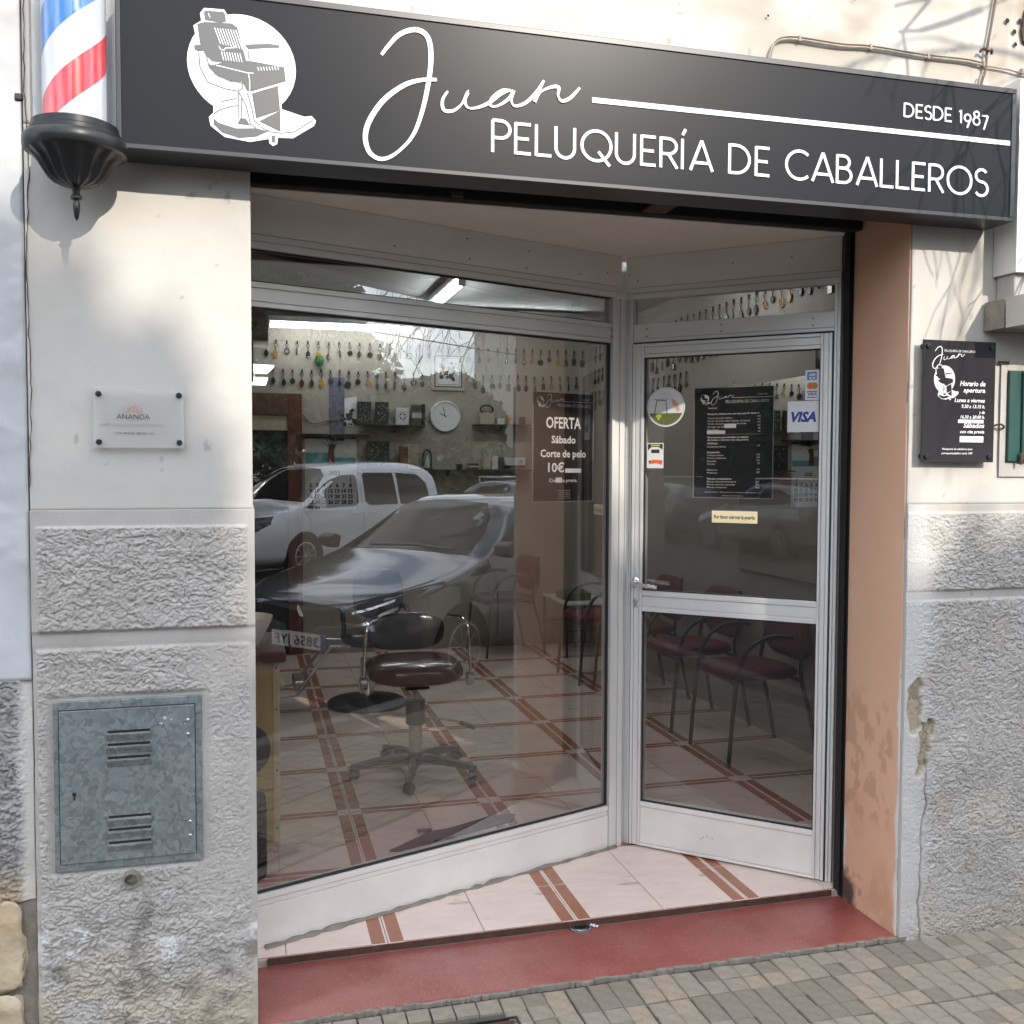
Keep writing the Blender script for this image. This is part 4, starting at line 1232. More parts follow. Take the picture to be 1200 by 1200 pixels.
for x_, z_ in ((.150, .876), (.150, .838), (.153, .600), (.153, .562)):
    MB().lathe([(.0048, .001), (.0045, -.001), (.0025, -.0025)], (x_, -.0152, z_), 10, axis='y').build('rivet', M['steel'], mc, smooth=True)
pw = MB(); rq = random.Random(8)
for i in range(6): pw.lathe([(.0035 * rq.uniform(.4, 1.5), 0), (.002, -.0006)], (.105 + rq.uniform(-.028, .04), -.0152, .880 + rq.uniform(-.018, .018)), 6, axis='y')
pw.build('paint_spot', M['galv_light'], mc)['kind'] = 'stuff'
dp = thing('drain_pipe_stub', 'short open plastic pipe end sticking out below the meter cabinet', 'pipe', (-.319, 0, .459))
MB().lathe([(.0205, .02), (.0205, -.030), (.0165, -.030), (.0165, .018)], (0, 0, 0), 22, axis='y').build('pipe', M['mortar'], dp, smooth=True)
MB().lathe([(.0163, .004), (.001, .004)], (0, 0, 0), 20, axis='y').build('pipe_inside', M['black_matt'], dp)

# ---------------------------------------------------------------- cables and the neighbours on the right
c1 = thing('wall_cable', 'thin cream cable clipped along the wall above the sign', 'cable')
pts = bezier_smooth([(1.532, -.008, 2.76), (1.535, -.012, 2.814), (1.549, -.012, 2.850), (1.58, -.010, 2.868), (1.637, -.010, 2.874), (1.78, -.010, 2.871), (1.888, -.010, 2.877), (2.08, -.010, 2.872), (2.232, -.010, 2.875), (2.311, -.010, 2.870), (2.40, -.010, 2.868), (2.479, -.010, 2.860), (2.7, -.010, 2.85)], 5)
MB().tube(pts, .0032, 6).build('wire', M['cable'], c1, smooth=True)
MB().tube([(a + .004, b_, c_ + .007) for a, b_, c_ in pts[:45]], .0026, 6).build('wire', M['dark_cable'], c1, smooth=True)
for x_, z_ in ((1.637, 2.876), (1.888, 2.879), (2.10, 2.874), (2.311, 2.872), (2.46, 2.865)):
    MB().box(x_ - .004, x_ + .004, -.015, -.003, z_ - .008, z_ + .010).build('clip', M['cable'], c1, bevel=.001)
c2 = thing('drop_cable', 'dark vertical cable with a rusty clamp beside the sign corner', 'cable')
MB().tube(bezier_smooth([(2.352, -.012, 3.10), (2.335, -.012, 3.0), (2.322, -.012, 2.93), (2.316, -.014, 2.86), (2.300, -.012, 2.80), (2.299, -.012, 2.74)], 5), .0042, 6).build('wire', M['dark_cable'], c2, smooth=True)
MB().tube(bezier_smooth([(2.322, -.014, 2.90), (2.311, -.014, 2.84), (2.296, -.014, 2.83), (2.292, -.012, 2.76)], 5), .0026, 6).build('wire', M['cable'], c2, smooth=True)
MB().tube(bezier_smooth([(2.292, -.014, 2.908), (2.300, -.02, 2.918), (2.318, -.022, 2.912), (2.332, -.02, 2.918), (2.337, -.014, 2.906)], 4), .0045, 6).build('clamp', M['rust'], c2, smooth=True)

wb = thing('projecting_window', 'corner of a projecting grey aluminium window on a crumbling sill at the right edge', 'window')
b = MB(); b.box(2.372, 2.396, -.105, -.004, 2.19, 2.80).box(2.40, 2.414, -.098, -.004, 2.215, 2.80).box(2.3975, 2.398, -.09, -.006, 2.2, 2.79)
b.box(2.396, 2.9, -.105, -.004, 2.19, 2.214)
b.build('frame', M['alu'], wb, bevel=.002)
MB().box(2.4145, 2.9, -.080, -.070, 2.2145, 2.80).build('glass', M['win_dark'], wb)
MB().box(2.385, 2.9, -.085, -.006, 2.11, 2.189).build('sill_block', M['dado'], wb, bevel=.004)
relief('sill', M['plaster'], wb, 2.338, 2.9, 2.010, 2.105, .006, lambda A, B: (rough(A, B, 33) * .008), lambda a, b_, h: (a, -.098 - h, b_),
       lambda A, B: (sstep(.4, .6, fbm(A * 20, B * 20, 4, 90)) * .6, sstep(.62, .72, fbm(A * 30, B * 30, 4, 91)) * .6, 0 * A), sides=-.09)
MB().box(2.339, 2.9, -.096, -.008, 2.011, 2.104).build('sill_core', M['mortar'], wb)
gs = thing('green_shutter', 'dark green painted wooden shutter in a small recessed opening at the right edge', 'shutter')
MB().box(2.412, 2.9, -.0085, -.0068, 1.532, 1.580).box(2.412, 2.436, -.0085, -.0068, 1.5805, 1.905).box(2.4365, 2.9, -.0085, -.0068, 1.886, 1.905).build('surround', M['dado'], gs)
MB().box(2.437, 2.485, -.020, -.0070, 1.582, 1.884).build('frame', M['green'], gs, bevel=.003)
MB().box(2.4855, 2.9, -.028, -.0070, 1.584, 1.882).build('panel', M['green'], gs, bevel=.003)
MB().lathe([(.004, -.02), (.006, 0), (.004, .02)], (2.480, -.030, 1.592), 8).build('hinge', M['rust'], gs)
MB().box(2.40, 2.44, -.012, -.006, 1.905, 1.915).build('hook_bracket', M['rust'], gs)
tag(MB().tube(bezier_smooth([(2.385, -.008, 1.70), (2.40, -.022, 1.706), (2.418, -.020, 1.698), (2.416, -.012, 1.69)], 4), .0035, 6).build('shutter_hook', M['rust'], smooth=True),
    'small rusty hook on the wall beside the opening hours plaque', 'hook')

# ---------------------------------------------------------------- posters and stickers on the glass
def wloc(s, y, z): return W0 + Vector((math.cos(WA) * s - math.sin(WA) * y, math.sin(WA) * s + math.cos(WA) * y, z))
def dloc(s, y, z): return D0 + Vector((math.cos(DA) * s - math.sin(DA) * y, math.sin(DA) * s + math.cos(DA) * y, z))
def header(parent, w, zt):
    """the shop's letterhead: disc logo, script, line, capitals"""
    k = w / .297
    logo('logo', -.112 * k, zt - .036 * k, .125 * k, -.0008, parent, M['print_white'], M['poster'], simple=True)
    t = MB(); script(t, -.086 * k, zt - .060 * k, .15 * k, -.0012, -.0008); t.build('script_lettering', M['print_white'], parent)
    t = MB(); t.ribbon([(-.005 * k, zt - .034 * k), (.148 * k, zt - .034 * k)], .0016, -.0012, -.0008); t.build('line', M['print_white'], parent)
    line(parent, 'PELUQUERÍA DE CABALLEROS', .135 * k, zt - .054 * k, .0115 * k, w=.165 * k, y=-.0009)
    line(parent, 'DESDE 1987', .130 * k, zt - .026 * k, .0055 * k, w=.036 * k, y=-.0009)
def border(parent, hw, hh, w=.0022):
    t = MB()
    t.box(-hw, hw, -.0012, -.0004, hh - w, hh).box(-hw, hw, -.0012, -.0004, -hh, -hh + w).box(-hw, -hw + w, -.0012, -.0004, -hh + w, hh - w).box(hw - w, hw, -.0012, -.0004, -hh + w, hh - w)
    t.build('border', M['grey_print'], parent)
op = thing('offer_poster', 'dark OFERTA haircut poster hanging behind the display window near the corner post', 'poster', wloc(1.250, .027, 1.636), WA)
MB().box(-.1485, .1485, -.0004, .0006, -.210, .210).build('sheet', M['poster_brown'], op)
border(op, .1485, .210)
header(op, .297, .210)
for s, z, c, w in (('OFERTA', .073, .044, .170), ('Sábado', .016, .029, .118), ('Corte de pelo', -.038, .029, .222)):
    line(op, s, 0, z, c, w=w, align='C', bold=.02, y=-.0009)
line(op, '10€', -.075, -.095, .036, w=.078, align='L', bold=.02, y=-.0009)
line(op, 'Con cita previa.', 0, -.120 - .014, .014, w=.138, align='C', bold=.02, y=-.0009)
MB().box(.008, .088, -.0013, -.0009, -.098, -.082).box(-.038, -.008, -.0014, -.0010, -.136, -.117).build('correction_strip', M['print_white'], op)
for i, s in enumerate(('peluqueriacaballeros', 'calle mayor local', 'cita por teléfono', 'o en la tienda', 'gracias por su visita')):
    line(op, s, .006, -.168 - i * .0075, .0042, w=.062 - .01 * (i % 2), align='C', y=-.0009)
MB().tube([(0, -.001, .208), (.004, -.002, .220), (-.003, -.001, .228)], .003, 6).build('hanging_clip', M['grey_print'], op)

pp = thing('price_list_poster', 'black price list poster with white border behind the upper door glass', 'poster', dloc(.4045, .016, 1.656), DA)
MB().box(-.1545, .1545, -.0004, .0006, -.2135, .2135).build('sheet', M['poster'], pp)
border(pp, .1545, .2135)
header(pp, .297, .206)
rows = [('TARIFAS', -.100, .130, 0), ('Peluquería y barbería con o sin cita previa 971 00 00 00', -.100, .108, 1),
        ('Corte de pelo adulto', -.100, .092, 0), ('Corte de pelo niños (hasta 12 años)', -.100, .081, 0), ('Corte de pelo + arreglo de barba', -.100, .070, 0),
        ('Arreglo de barba', -.100, .058, 0), ('Degradado', -.100, .047, 0),
        ('Descuentos para familias en sábado', -.100, .018, 1), ('de lunes a viernes con cita previa', -.100, .008, 1), ('ESTÉTICA', -.100, -.006, 1), ('Limpieza facial', -.100, -.018, 0),
        ('Depilación', -.100, -.040, 1), ('Cuerpo entero', -.100, -.051, 0), ('Pecho y abdomen', -.100, -.062, 0), ('Espalda', -.100, -.074, 0), ('Orejas', -.100, -.085, 0),
        ('Manicura', -.100, -.108, 0), ('Pedicura', -.100, -.119, 0),
        ('Masajes terapéuticos', -.100, -.142, 1), ('Masaje descontracturante', -.100, -.153, 0), ('Masaje piernas cansadas', -.100, -.164, 0), ('Masaje relajante', -.100, -.175, 0)]
for s, x, z, bo in rows:
    line(pp, s, x, z, .0062, w=min(.20, len(s) * .0046 + .004), align='L', bold=.03 if bo else .008, y=-.0009)
for z, s in ((.097, '14€'), (.086, '12€'), (.075, '10€'), (.063, '18€'), (.052, '8€'), (.040, '6€'), (-.015, '25€'), (-.049, '60€'), (-.060, '30€'), (-.071, '25€'), (-.082, '8€'), (-.105, '15€'), (-.116, '20€'), (-.152, '30€'), (-.163, '25€'), (-.174, '25€')):
    line(pp, s, .105, z, .0062, align='R', bold=.02, y=-.0009)
MB().box(-.100, .120, -.0012, -.0008, .0315, .0325).build('line', M['grey_print'], pp)
MB().box(-.034, .012, -.0014, -.0008, .056, .071).box(-.102, -.030, -.0014, -.0008, .034, .047).build('correction_strip', M['print_white'], pp)
line(pp, 'precios válidos - abierto de lunes a viernes y sábados con cita', .0, -.193, .005, w=.215, align='C', y=-.0009)
line(pp, 'peluquería de caballeros', .0, -.206, .0045, w=.08, align='C', y=-.0009)
MB().tube([(.0, -.001, .211), (.008, -.002, .220), (-.006, -.002, .226), (.006, -.001, .234)], .0028, 6).build('hanging_clip', M['grey_print'], pp)

rs_ = thing('round_sticker', 'round white sticker with phone and hand drawing at the upper left of the door glass', 'sticker', dloc(.139, .0033, 1.798), DA)
def disc(r, n=36, cx=0, cz=0, a0=0, a1=360): return [(cx + r * math.cos(R(a0 + (a1 - a0) * i / (n if a1 - a0 == 360 else n - 1))), cz + r * math.sin(R(a0 + (a1 - a0) * i / (n if a1 - a0 == 360 else n - 1)))) for i in range(n)]
MB().prism(disc(.078), -.0003, .0004).build('sheet', M['paper'], rs_)
t = MB()
a_ = disc(.0735, 40); a_.append(a_[0]); t.ribbon(a_, .0012, -.0007, -.0002); t.build('rim_print', M['grey_print'], rs_)
t = MB(); t.prism(disc(.071, 24, 0, 0, 200, 340), -.0006, -.0002); t.build('print', M['olive'], rs_)
t = MB(); t.ribbon([(-.046, -.03), (-.038, .026), (.0, .026), (.006, -.03)], .0028, -.0009, -.0003); t.ribbon([(-.052, .030), (.012, .032)], .0018, -.0009, -.0003)
t.build('print', M['dark_print'], rs_)
t = MB(); t.box(-.040, -.018, -.0010, -.0004, -.040, -.030).box(-.034, -.025, -.0010, -.0004, -.050, -.018).build('print', M['lime'], rs_)
t = MB(); t.prism([(.020, .034), (.032, .030), (.050, .012), (.058, -.012), (.048, -.020), (.038, -.004), (.028, .008)], -.0008, -.0002); t.build('print', M['salmon'], rs_)
line(rs_, 'HALO', -.004, .048, .010, w=.030, align='C', m_='grey_print', y=-.0008)
line(rs_, 'VIDEO VIGILANCIA', -.002, .040, .004, w=.050, align='C', m_='grey_print', y=-.0008)

ss = thing('small_sticker', 'small portrait sticker with black, white and red print under the round sticker', 'sticker', dloc(.0965, .0033, 1.607), DA)
MB().box(-.0345, .0345, -.0003, .0004, -.050, .050).build('sheet', M['paper'], ss)
t = MB(); t.prism([(-.030, .046), (.031, .046), (.031, .024), (.014, .034), (-.016, .034), (-.030, .020)], -.0008, -.0002); t.box(-.016, .018, -.0008, -.0002, .010, .024).box(-.026, .030, -.0008, -.0002, -.028, -.020).build('print', M['dark_print'], ss)
t = MB(); t.prism([(-.028, -.034), (-.010, -.016), (.026, -.018), (.030, -.036), (.004, -.030)], -.0010, -.0003); t.build('print', M['card_red'], ss)
t = MB(); t.box(-.018, .020, -.0010, -.0004, .037, .043).build('print', M['lime'], ss)

cs = thing('payment_cards_sticker', 'narrow white sticker with three payment card logos above the square white sticker', 'sticker', dloc(.6995, .0033, 1.864), DA)
MB().box(-.025, .026, -.0003, .0004, -.055, .055).build('sheet', M['paper'], cs)
MB().box(-.018, .016, -.0008, -.0002, .018, .048).build('print', M['card_blue'], cs)
line(cs, 'AM', -.001, .034, .009, w=.024, align='C', y=-.0010, bold=.04); line(cs, 'EX', .002, .021, .009, w=.024, align='C', y=-.0010, bold=.04)
t = MB(); t.prism(disc(.0125, 20, -.006, -.003), -.0008, -.0002); t.build('print', M['card_red'], cs)
t = MB(); t.prism(disc(.0125, 20, .008, -.003), -.0012, -.0009); t.build('print', M['yellow_item'], cs)
line(cs, 'VISA', .001, -.038, .011, w=.034, align='C', m_='visa_blue', y=-.0008, bold=.03, shear=.2)
MB().box(-.018, .018, -.0008, -.0002, -.047, -.044).box(-.018, .018, -.0008, -.0002, -.025, -.022).build('print', M['dark_print'], cs)
vs_ = thing('card_sticker', 'square white payment sticker with one dark blue word at the right of the door glass', 'sticker', dloc(.6690, .0033, 1.749), DA)
vb = MB().box(-.057, .057, -.0003, .0004, -.057, .057).build('sheet', M['paper'], vs_, bevel=.0002)
line(vs_, 'VISA', .002, -.018, .036, w=.090, align='C', m_='visa_blue', y=-.0006, bold=.045, shear=.28)
ns = thing('close_door_notice', 'small cream plastic notice asking to close the door, under the price list', 'notice', dloc(.418, .0020, 1.3705), DA)
MB().box(-.088, .088, -.0018, .0012, -.023, .023).build('panel', M['cream'], ns, bevel=.0008)
line(ns, 'Por favor cierren la puerta', 0, -.007, .015, w=.158, align='C', m_='dark_print', y=-.0022, bold=.02)

# ================================================================ inside the shop
BW = 5.449       # face of the back wall
# --- ceiling lamps
def tube_light(name, label, loc, rz, L, group=None):
    t = thing(name, label, 'ceiling light', loc, rz, group)
    MB().box(-L / 2 - .03, L / 2 + .03, -.05, .05, -.045, 0).build('housing', M['steel'], t, bevel=.006)
    for s in (-1, 1): MB().box(s * L / 2 - .012, s * L / 2 + .012, -.022, .022, -.085, -.0455).build('socket', M['paper'], t, bevel=.003)
    MB().tube([(-L / 2 + .0125, 0, -.072), (L / 2 - .0125, 0, -.072)], .014, 10).build('tube', M['tube'], t, smooth=True)
    return t
tube_light('tube_light', 'long lit fluorescent tube running along the ceiling near the back wall', (.72, 5.20, 2.745), R(.6), 1.14, 'fluorescent tubes on the shop ceiling')
tube_light('tube_light', 'short lit fluorescent tube seen through the transom pane, pointing into the room', (1.262, 3.62, 2.757), R(90), .88, 'fluorescent tubes on the shop ceiling')
tube_light('tube_light', 'lit fluorescent tube at the right of the room near the mirror', (2.35, 2.4, 2.755), R(90), .90, 'fluorescent tubes on the shop ceiling')
tube_light('tube_light', 'lit fluorescent tube in the middle of the ceiling', (1.9, 4.5, 2.755), R(0), 1.10, 'fluorescent tubes on the shop ceiling')
wl = thing('wall_lamp', 'pair of lit white lamp panels jutting out at the left behind the window', 'lamp', (-.02, 3.0, 2.08))
MB().prism([(-.2, .060), (.155, .050), (.115, .012), (-.2, .012)], -.06, .06).build('upper_panel', M['lamp'], wl, bevel=.003)
MB().prism([(-.2, -.020), (.120, -.018), (.108, -.055), (-.2, -.052)], -.05, .05).build('lower_panel', M['lamp'], wl, bevel=.003)
MB().box(-.42, -.201, -.02, .02, -.03, .04).box(-.2, .05, -.03, .03, -.019, .0115).build('bracket', M['salmon'], wl)
ac = thing('wall_box', 'grey cabinet with two hanging cables high at the left behind the window', 'cabinet', (-.20, 2.9, 2.33))
MB().box(-.24, .30, -.15, .15, -.09, .16).build('body', M['wall_side'], ac, bevel=.01)
MB().box(-.24, .22, -.12, .12, -.30, -.0905).build('panel', M['black_matt'], ac, bevel=.005)
MB().tube(bezier_smooth([(.20, -.155, .02), (.16, -.17, -.04), (.24, -.16, .01), (.18, -.16, -.08)], 5), .004, 6).build('wire', M['black'], ac)

# --- keyring pendants in rows
def pend(kind, rn):
    mb = MB()
    mb.lathe([(.003, -.002), (.003, .012)], (0, -.008, 0), 6, axis='y')
    mb.box(-.006, .006, -.012, -.006, -.022, .004)
    mb.tube([(.012 * math.cos(a), -.010, -.034 + .012 * math.sin(a)) for a in [2 * math.pi * i / 10 for i in range(10)]], .002, 5, closed=True)
    h = rn.uniform(.010, .03)
    mb.box(-.002, .002, -.012, -.008, -.046 - h, -.046)
    z = -.046 - h
    if kind == 0: mb.lathe([(.021, -.003), (.023, 0), (.021, .003)], (0, -.010, z - .022), 14, axis='y', m=1)
    elif kind == 1: mb.box(-.017, .017, -.013, -.007, z - .055, z, 1)
    elif kind == 2: mb.lathe([(.004, 0), (.005, -.018), (.012, -.028), (.013, -.060), (.010, -.064)], (0, -.014, z), 8, m=1)
    elif kind == 3: mb.prism([(-.004, z), (.004, z), (.018, z - .022), (.014, z - .046), (0, z - .058), (-.014, z - .046), (-.018, z - .022)], -.014, -.006, 1)
    elif kind == 4: mb.box(-.006, .006, -.013, -.007, z - .062, z, 1)
    elif kind == 5: mb.tube([(.019 * math.cos(a), -.010, z - .022 + .022 * math.sin(a)) for a in [2 * math.pi * i / 12 for i in range(12)]], .005, 6, m=1, closed=True)
    return mb
rk = random.Random(21)
pmat = ['black', 'cast', 'base_grey', 'brown_item', 'black', 'redwood', 'cast', 'yellow_item', 'black', 'brown_item', 'black_matt', 'base_grey']
pend_me = [[pend(k_, rk).mesh('keyring', [M['cast'], M[pm_]]) for pm_ in rk.sample(pmat, 4)] for k_ in range(6)]
ORD = ['', ' first', ' second', ' third', ' fourth', ' fifth', ' sixth', ' seventh', ' eighth', ' ninth', ' tenth', ' eleventh', ' twelfth', ' thirteenth',
       ' fourteenth', ' fifteenth', ' sixteenth', ' seventeenth', ' eighteenth', ' nineteenth', ' twentieth']
def ordinal(n):
    if n <= 20: return ORD[n].strip()
    return {2: 'twenty', 3: 'thirty', 4: 'forty'}[n // 10] + '-' + ORD[n % 10].strip() if n % 10 else {3: 'thirtieth', 4: 'fortieth'}[n // 10]
SHAPE = ['round disc', 'flat rectangular tag', 'bottle shaped', 'shield shaped', 'narrow bar', 'open ring']
hung = {}
def hang(x, y, z, rz, label, grp, kind=None):
    k_ = rk.choice([0, 1, 2, 3, 4, 5, 0, 3]) if kind is None else kind
    hung[label] = hung.get(label, 0) + 1
    end = 'from the left' if 'back wall' in label else 'from the door'
    label = SHAPE[k_] + ' keyring, ' + ordinal(hung[label]) + ' ' + end + ' in ' + label.split('hanging in ')[1]
    o = bpy.data.objects.new('keyring', rk.choice(pend_me[k_]))
    COL.objects.link(o)
    o.location = (x, y, z); o.rotation_euler = (0, rk.uniform(-.08, .08), rz)
    s_ = rk.uniform(.9, 1.15); o.scale = (s_, 1, s_)
    tag(o, label, 'keyring', grp)
G1 = 'keyrings hanging in rows on the back wall'
x = .13
while x < 2.84:
    hang(x, BW, 2.585 + rk.uniform(-.004, .004), 0, 'small keyring pendant hanging in the upper row on the back wall', G1,
         kind=(rk.choice([2, 3, 0]) if 2.15 < x < 2.72 else None))
    x += .076 if x > 2.1 else .084
x = .19
while x < 2.84:
    if not (1.46 < x < 1.82):
        hang(x, BW, 2.355 + rk.uniform(-.006, .006), 0, 'small keyring pendant hanging in the lower row on the back wall', G1)
    x += .076
G2 = 'keyrings hanging in rows on the right wall'
for z_, y0_, y1_, lb in ((2.60, 1.55, 5.35, 'small keyring pendant hanging in the top row on the right wall'), (2.41, 3.0, 5.35, 'small keyring pendant hanging in the middle row on the right wall'), (2.22, 3.45, 5.35, 'small keyring pendant hanging in the bottom row on the right wall')):
    y = y0_
    while y < y1_:
        hang(2.899, y, z_ + rk.uniform(-.005, .005), R(-90), lb, G2)
        y += .095
tag(MB().lathe([(.004, .03), (.03, .012), (.038, -.02), (.030, -.055), (.006, -.062)], (.555, BW - .03, 2.45), 9).build('green_ornament', M['green_item'], smooth=True), 'bunchy green ornament hanging among the keyrings at the left of the upper row', 'ornament')

# --- clock
ck = thing('wall_clock', 'round white wall clock showing two minutes to ten on the back wall', 'clock', (1.602, BW, 1.997))
MB().lathe([(.132, .0), (.132, -.026), (.126, -.034), (.118, -.034), (.116, -.020)], (0, 0, 0), 40, axis='y').build('rim', M['paper'], ck, smooth=True)
MB().lathe([(.1155, -.014), (.1155, -.019)], (0, 0, 0), 40, axis='y').build('dial', M['clock_face'], ck)
t = MB()
for h_ in range(1, 13):
    a = R(30 * h_)
    text(t, str(h_), .092 * math.sin(a), .092 * math.cos(a) - .009, .019, -.0196, align='C', bold=.03)
t.build('numerals', M['black'], ck)
def hand(ang, L, w, y):
    a = R(ang); d = (math.sin(a), math.cos(a))
    return MB().ribbon([(-d[0] * .012, -d[1] * .012), (d[0] * L, d[1] * L)], w, y, y + .0012).build('hand', M['black'], ck)
hand(299, .052, .007, -.0225); hand(348, .080, .0055, -.0245)

# --- picture and things on the back wall
pic = thing('framed_picture', 'framed still life picture with double dark border above the clock', 'picture', (1.628, BW, 2.375))
MB().box(-.145, .145, -.022, 0, -.16, .16).build('frame', M['beige_item'], pic, bevel=.004)
MB().box(-.118, .118, -.0235, -.0225, -.133, .133).build('border', M['black'], pic)
MB().box(-.108, .108, -.0245, -.0238, -.123, .123).build('mount', M['clock_face'], pic)
MB().box(-.098, .098, -.0255, -.0248, -.113, .113).build('border', M['black'], pic)
MB().box(-.094, .094, -.0262, -.0257, -.109, .109).build('mount', M['clock_face'], pic)
fb = MB(); rf_ = random.Random(12)
for i in range(26):
    fb.lathe([(rf_.uniform(.010, .026), 0), (.004, -.0015)], (rf_.uniform(-.065, .065), -.0264 - .0002 * i, rf_.uniform(-.07, .075)), 7, axis='y', m=i % 4)
fb.build('painting', [M['brown_item'], M['yellow_item'], M['black'], M['redwood']], pic)

def shelf(name, label, x0, x1, z, d=.14):
    t = thing(name, label, 'shelf', ((x0 + x1) / 2, BW, z)); w = (x1 - x0) / 2
    MB().box(-w, w, -d, 0, -.010, 0).build('board', M['glass_shelf'], t, bevel=.001)
    MB().prism([(-.10, 0), (0, 0), (0, -.05), (-.02, -.05)], -.01, .01, plane='yz').xf(Matrix.Translation((0, 0, -.0105))).build('bracket', M['black'], t)
    return t
shelf('wall_shelf', 'short dark shelf left of the clock holding boxes', .92, 1.42, 1.915)
shelf('wall_shelf', 'short dark shelf right of the clock holding small boxes', 1.84, 2.32, 1.932)
shelf('wall_shelf', 'narrow dark shelf above the wall calendar', .40, .97, 1.835, .09)
shelf('wall_shelf', 'low dark shelf below the clock with bottles and boxes', .90, 2.34, 1.548)
def boxitem(name, label, cat, x0, x1, z0, z1, m_, d=.05, y=.02, dec=None):
    t = thing(name, label, cat, ((x0 + x1) / 2, BW - y - d / 2, z0)); w = (x1 - x0) / 2; h = z1 - z0
    MB().box(-w, w, -d / 2, d / 2, .0005, h).build('body', M[m_], t, bevel=.0015)
    if dec == 'sparkle':
        mb = MB(); q = random.Random(int(x0 * 1000))
        for i in range(16): mb.box(*(lambda a: (a, a + .006))(q.uniform(-w * .8, w * .7)), -d / 2 - .0008, -d / 2 - .0002, *(lambda a: (a, a + .008))(q.uniform(h * .1, h * .9)))
        mb.build('print', M['grey_print'], t)
    elif dec == 'diamond':
        mb = MB(); c = h * .5
        for i in range(3):
            for j in range(3):
                if (i, j) in ((1, 1),): continue
                a, b_ = (i - 1) * .016, (j - 1) * .016
                X, Z = a - b_, a + b_
                mb.prism([(X - .009, c + Z), (X, c + Z - .009), (X + .009, c + Z), (X, c + Z + .009)], -d / 2 - .0008, -d / 2 - .0002, (i + j) % 2)
        mb.build('print', [M['yellow_item'], M['black']], t)
    elif dec == 'band':
        MB().box(-w, w, -d / 2 - .0008, -d / 2 - .0002, h * .35, h * .62).build('print', M['grey_print'], t)
    return t
boxitem('framed_photo', 'dark glittery picture left of the pale boxes on the shelf', 'picture', .86, .975, 1.917, 2.105, 'black', .03, dec='sparkle')
boxitem('framed_photo', 'dark picture with a white speck, second on the left shelf', 'picture', 1.01, 1.12, 1.917, 2.105, 'black', .03, dec='sparkle')
boxitem('box', 'white box with a gold and black diamond pattern on the left shelf', 'box', 1.18, 1.285, 1.9165, 2.060, 'clock_face', .05, dec='diamond')
boxitem('box', 'plain grey box beside the diamond patterned box', 'box', 1.31, 1.395, 1.9165, 2.085, 'base_grey', .05, dec='band')
boxitem('bottle_case', 'thin black upright case at the right end of the left shelf', 'case', 1.402, 1.418, 1.9165, 2.095, 'black', .08)
boxitem('box', 'beige box with a dark round emblem on the right shelf', 'box', 1.895, 2.015, 1.933, 2.03, 'beige_item', .06)
tag(MB().tube([(1.955 + .055 * math.cos(a), BW - .055, 2.060 + .035 * math.sin(a)) for a in [2 * math.pi * i / 14 for i in range(14)]], .008, 6, closed=True).build('dark_ring', M['black'], smooth=True), 'dark ring standing on the beige box right of the clock', 'ornament')
boxitem('box', 'small pale green box near the end of the right shelf', 'box', 2.045, 2.11, 1.933, 1.985, 'clock_face', .05)
boxitem('bottle', 'small amber bottle standing right of the pale green box', 'bottle', 2.14, 2.175, 1.933, 2.02, 'yellow_item', .035)
boxitem('bottle', 'small brown flask at the right end of the shelf', 'bottle', 2.25, 2.30, 1.933, 2.00, 'brown_item', .035)
boxitem('box', 'black carton with faint print left of the red cup', 'box', .945, 1.12, 1.549, 1.80 - .02, 'black', .06, dec='sparkle')
boxitem('box', 'pale carton behind the red cup on the low shelf', 'box', 1.24, 1.37, 1.549, 1.76, 'beige_item', .03, y=.01)
boxitem('cup', 'red brown cup in front of the pale carton', 'cup', 1.20, 1.27, 1.549, 1.735, 'redwood', .05, y=.07)
tb = thing('trophy_bottle', 'black arched bottle stand below the clock', 'bottle', (1.44, BW - .06, 1.5485))
MB().tube(bezier_smooth([(-.032, 0, .012), (-.034, 0, .12), (0, 0, .165), (.034, 0, .12), (.034, 0, .012)], 5), .009, 8).box(-.045, .045, -.03, .03, .0, .012).build('stand', M['black'], tb, smooth=True)
MB().lathe([(.018, .0125), (.020, .06), (.008, .09), (.007, .115)], (0, 0, 0), 10).build('bottle', M['clock_face'], tb, smooth=True)
boxitem('box', 'small dark box on the low shelf right of the arched bottle', 'box', 1.70, 1.745, 1.549, 1.595, 'black', .04)
boxitem('box', 'small brown box with dark end beside the dark box', 'box', 1.79, 1.885, 1.549, 1.60, 'brown_item', .04, dec='band')
for i, (a, b_, m_) in enumerate(((1.92, 1.985, 'beige_item'), (1.99, 2.045, 'clock_face'), (2.05, 2.095, 'base_grey'))):
    boxitem('book', ['beige upright folder, leftmost of three on the low shelf', 'white upright folder, middle of three on the low shelf', 'grey upright folder, rightmost of three on the low shelf'][i], 'folder', a, b_, 1.549, 1.67 - .008 * i, m_, .09)
th = thing('thermostat', 'small white wall box below the amber bottles', 'thermostat', (2.215, BW, 1.617))
MB().box(-.092, .092, -.035, 0, -.034, .034).build('body', M['paper'], th, bevel=.004)
MB().box(.035, .070, -.0365, -.0355, -.018, .016).build('panel', M['grey_print'], th)

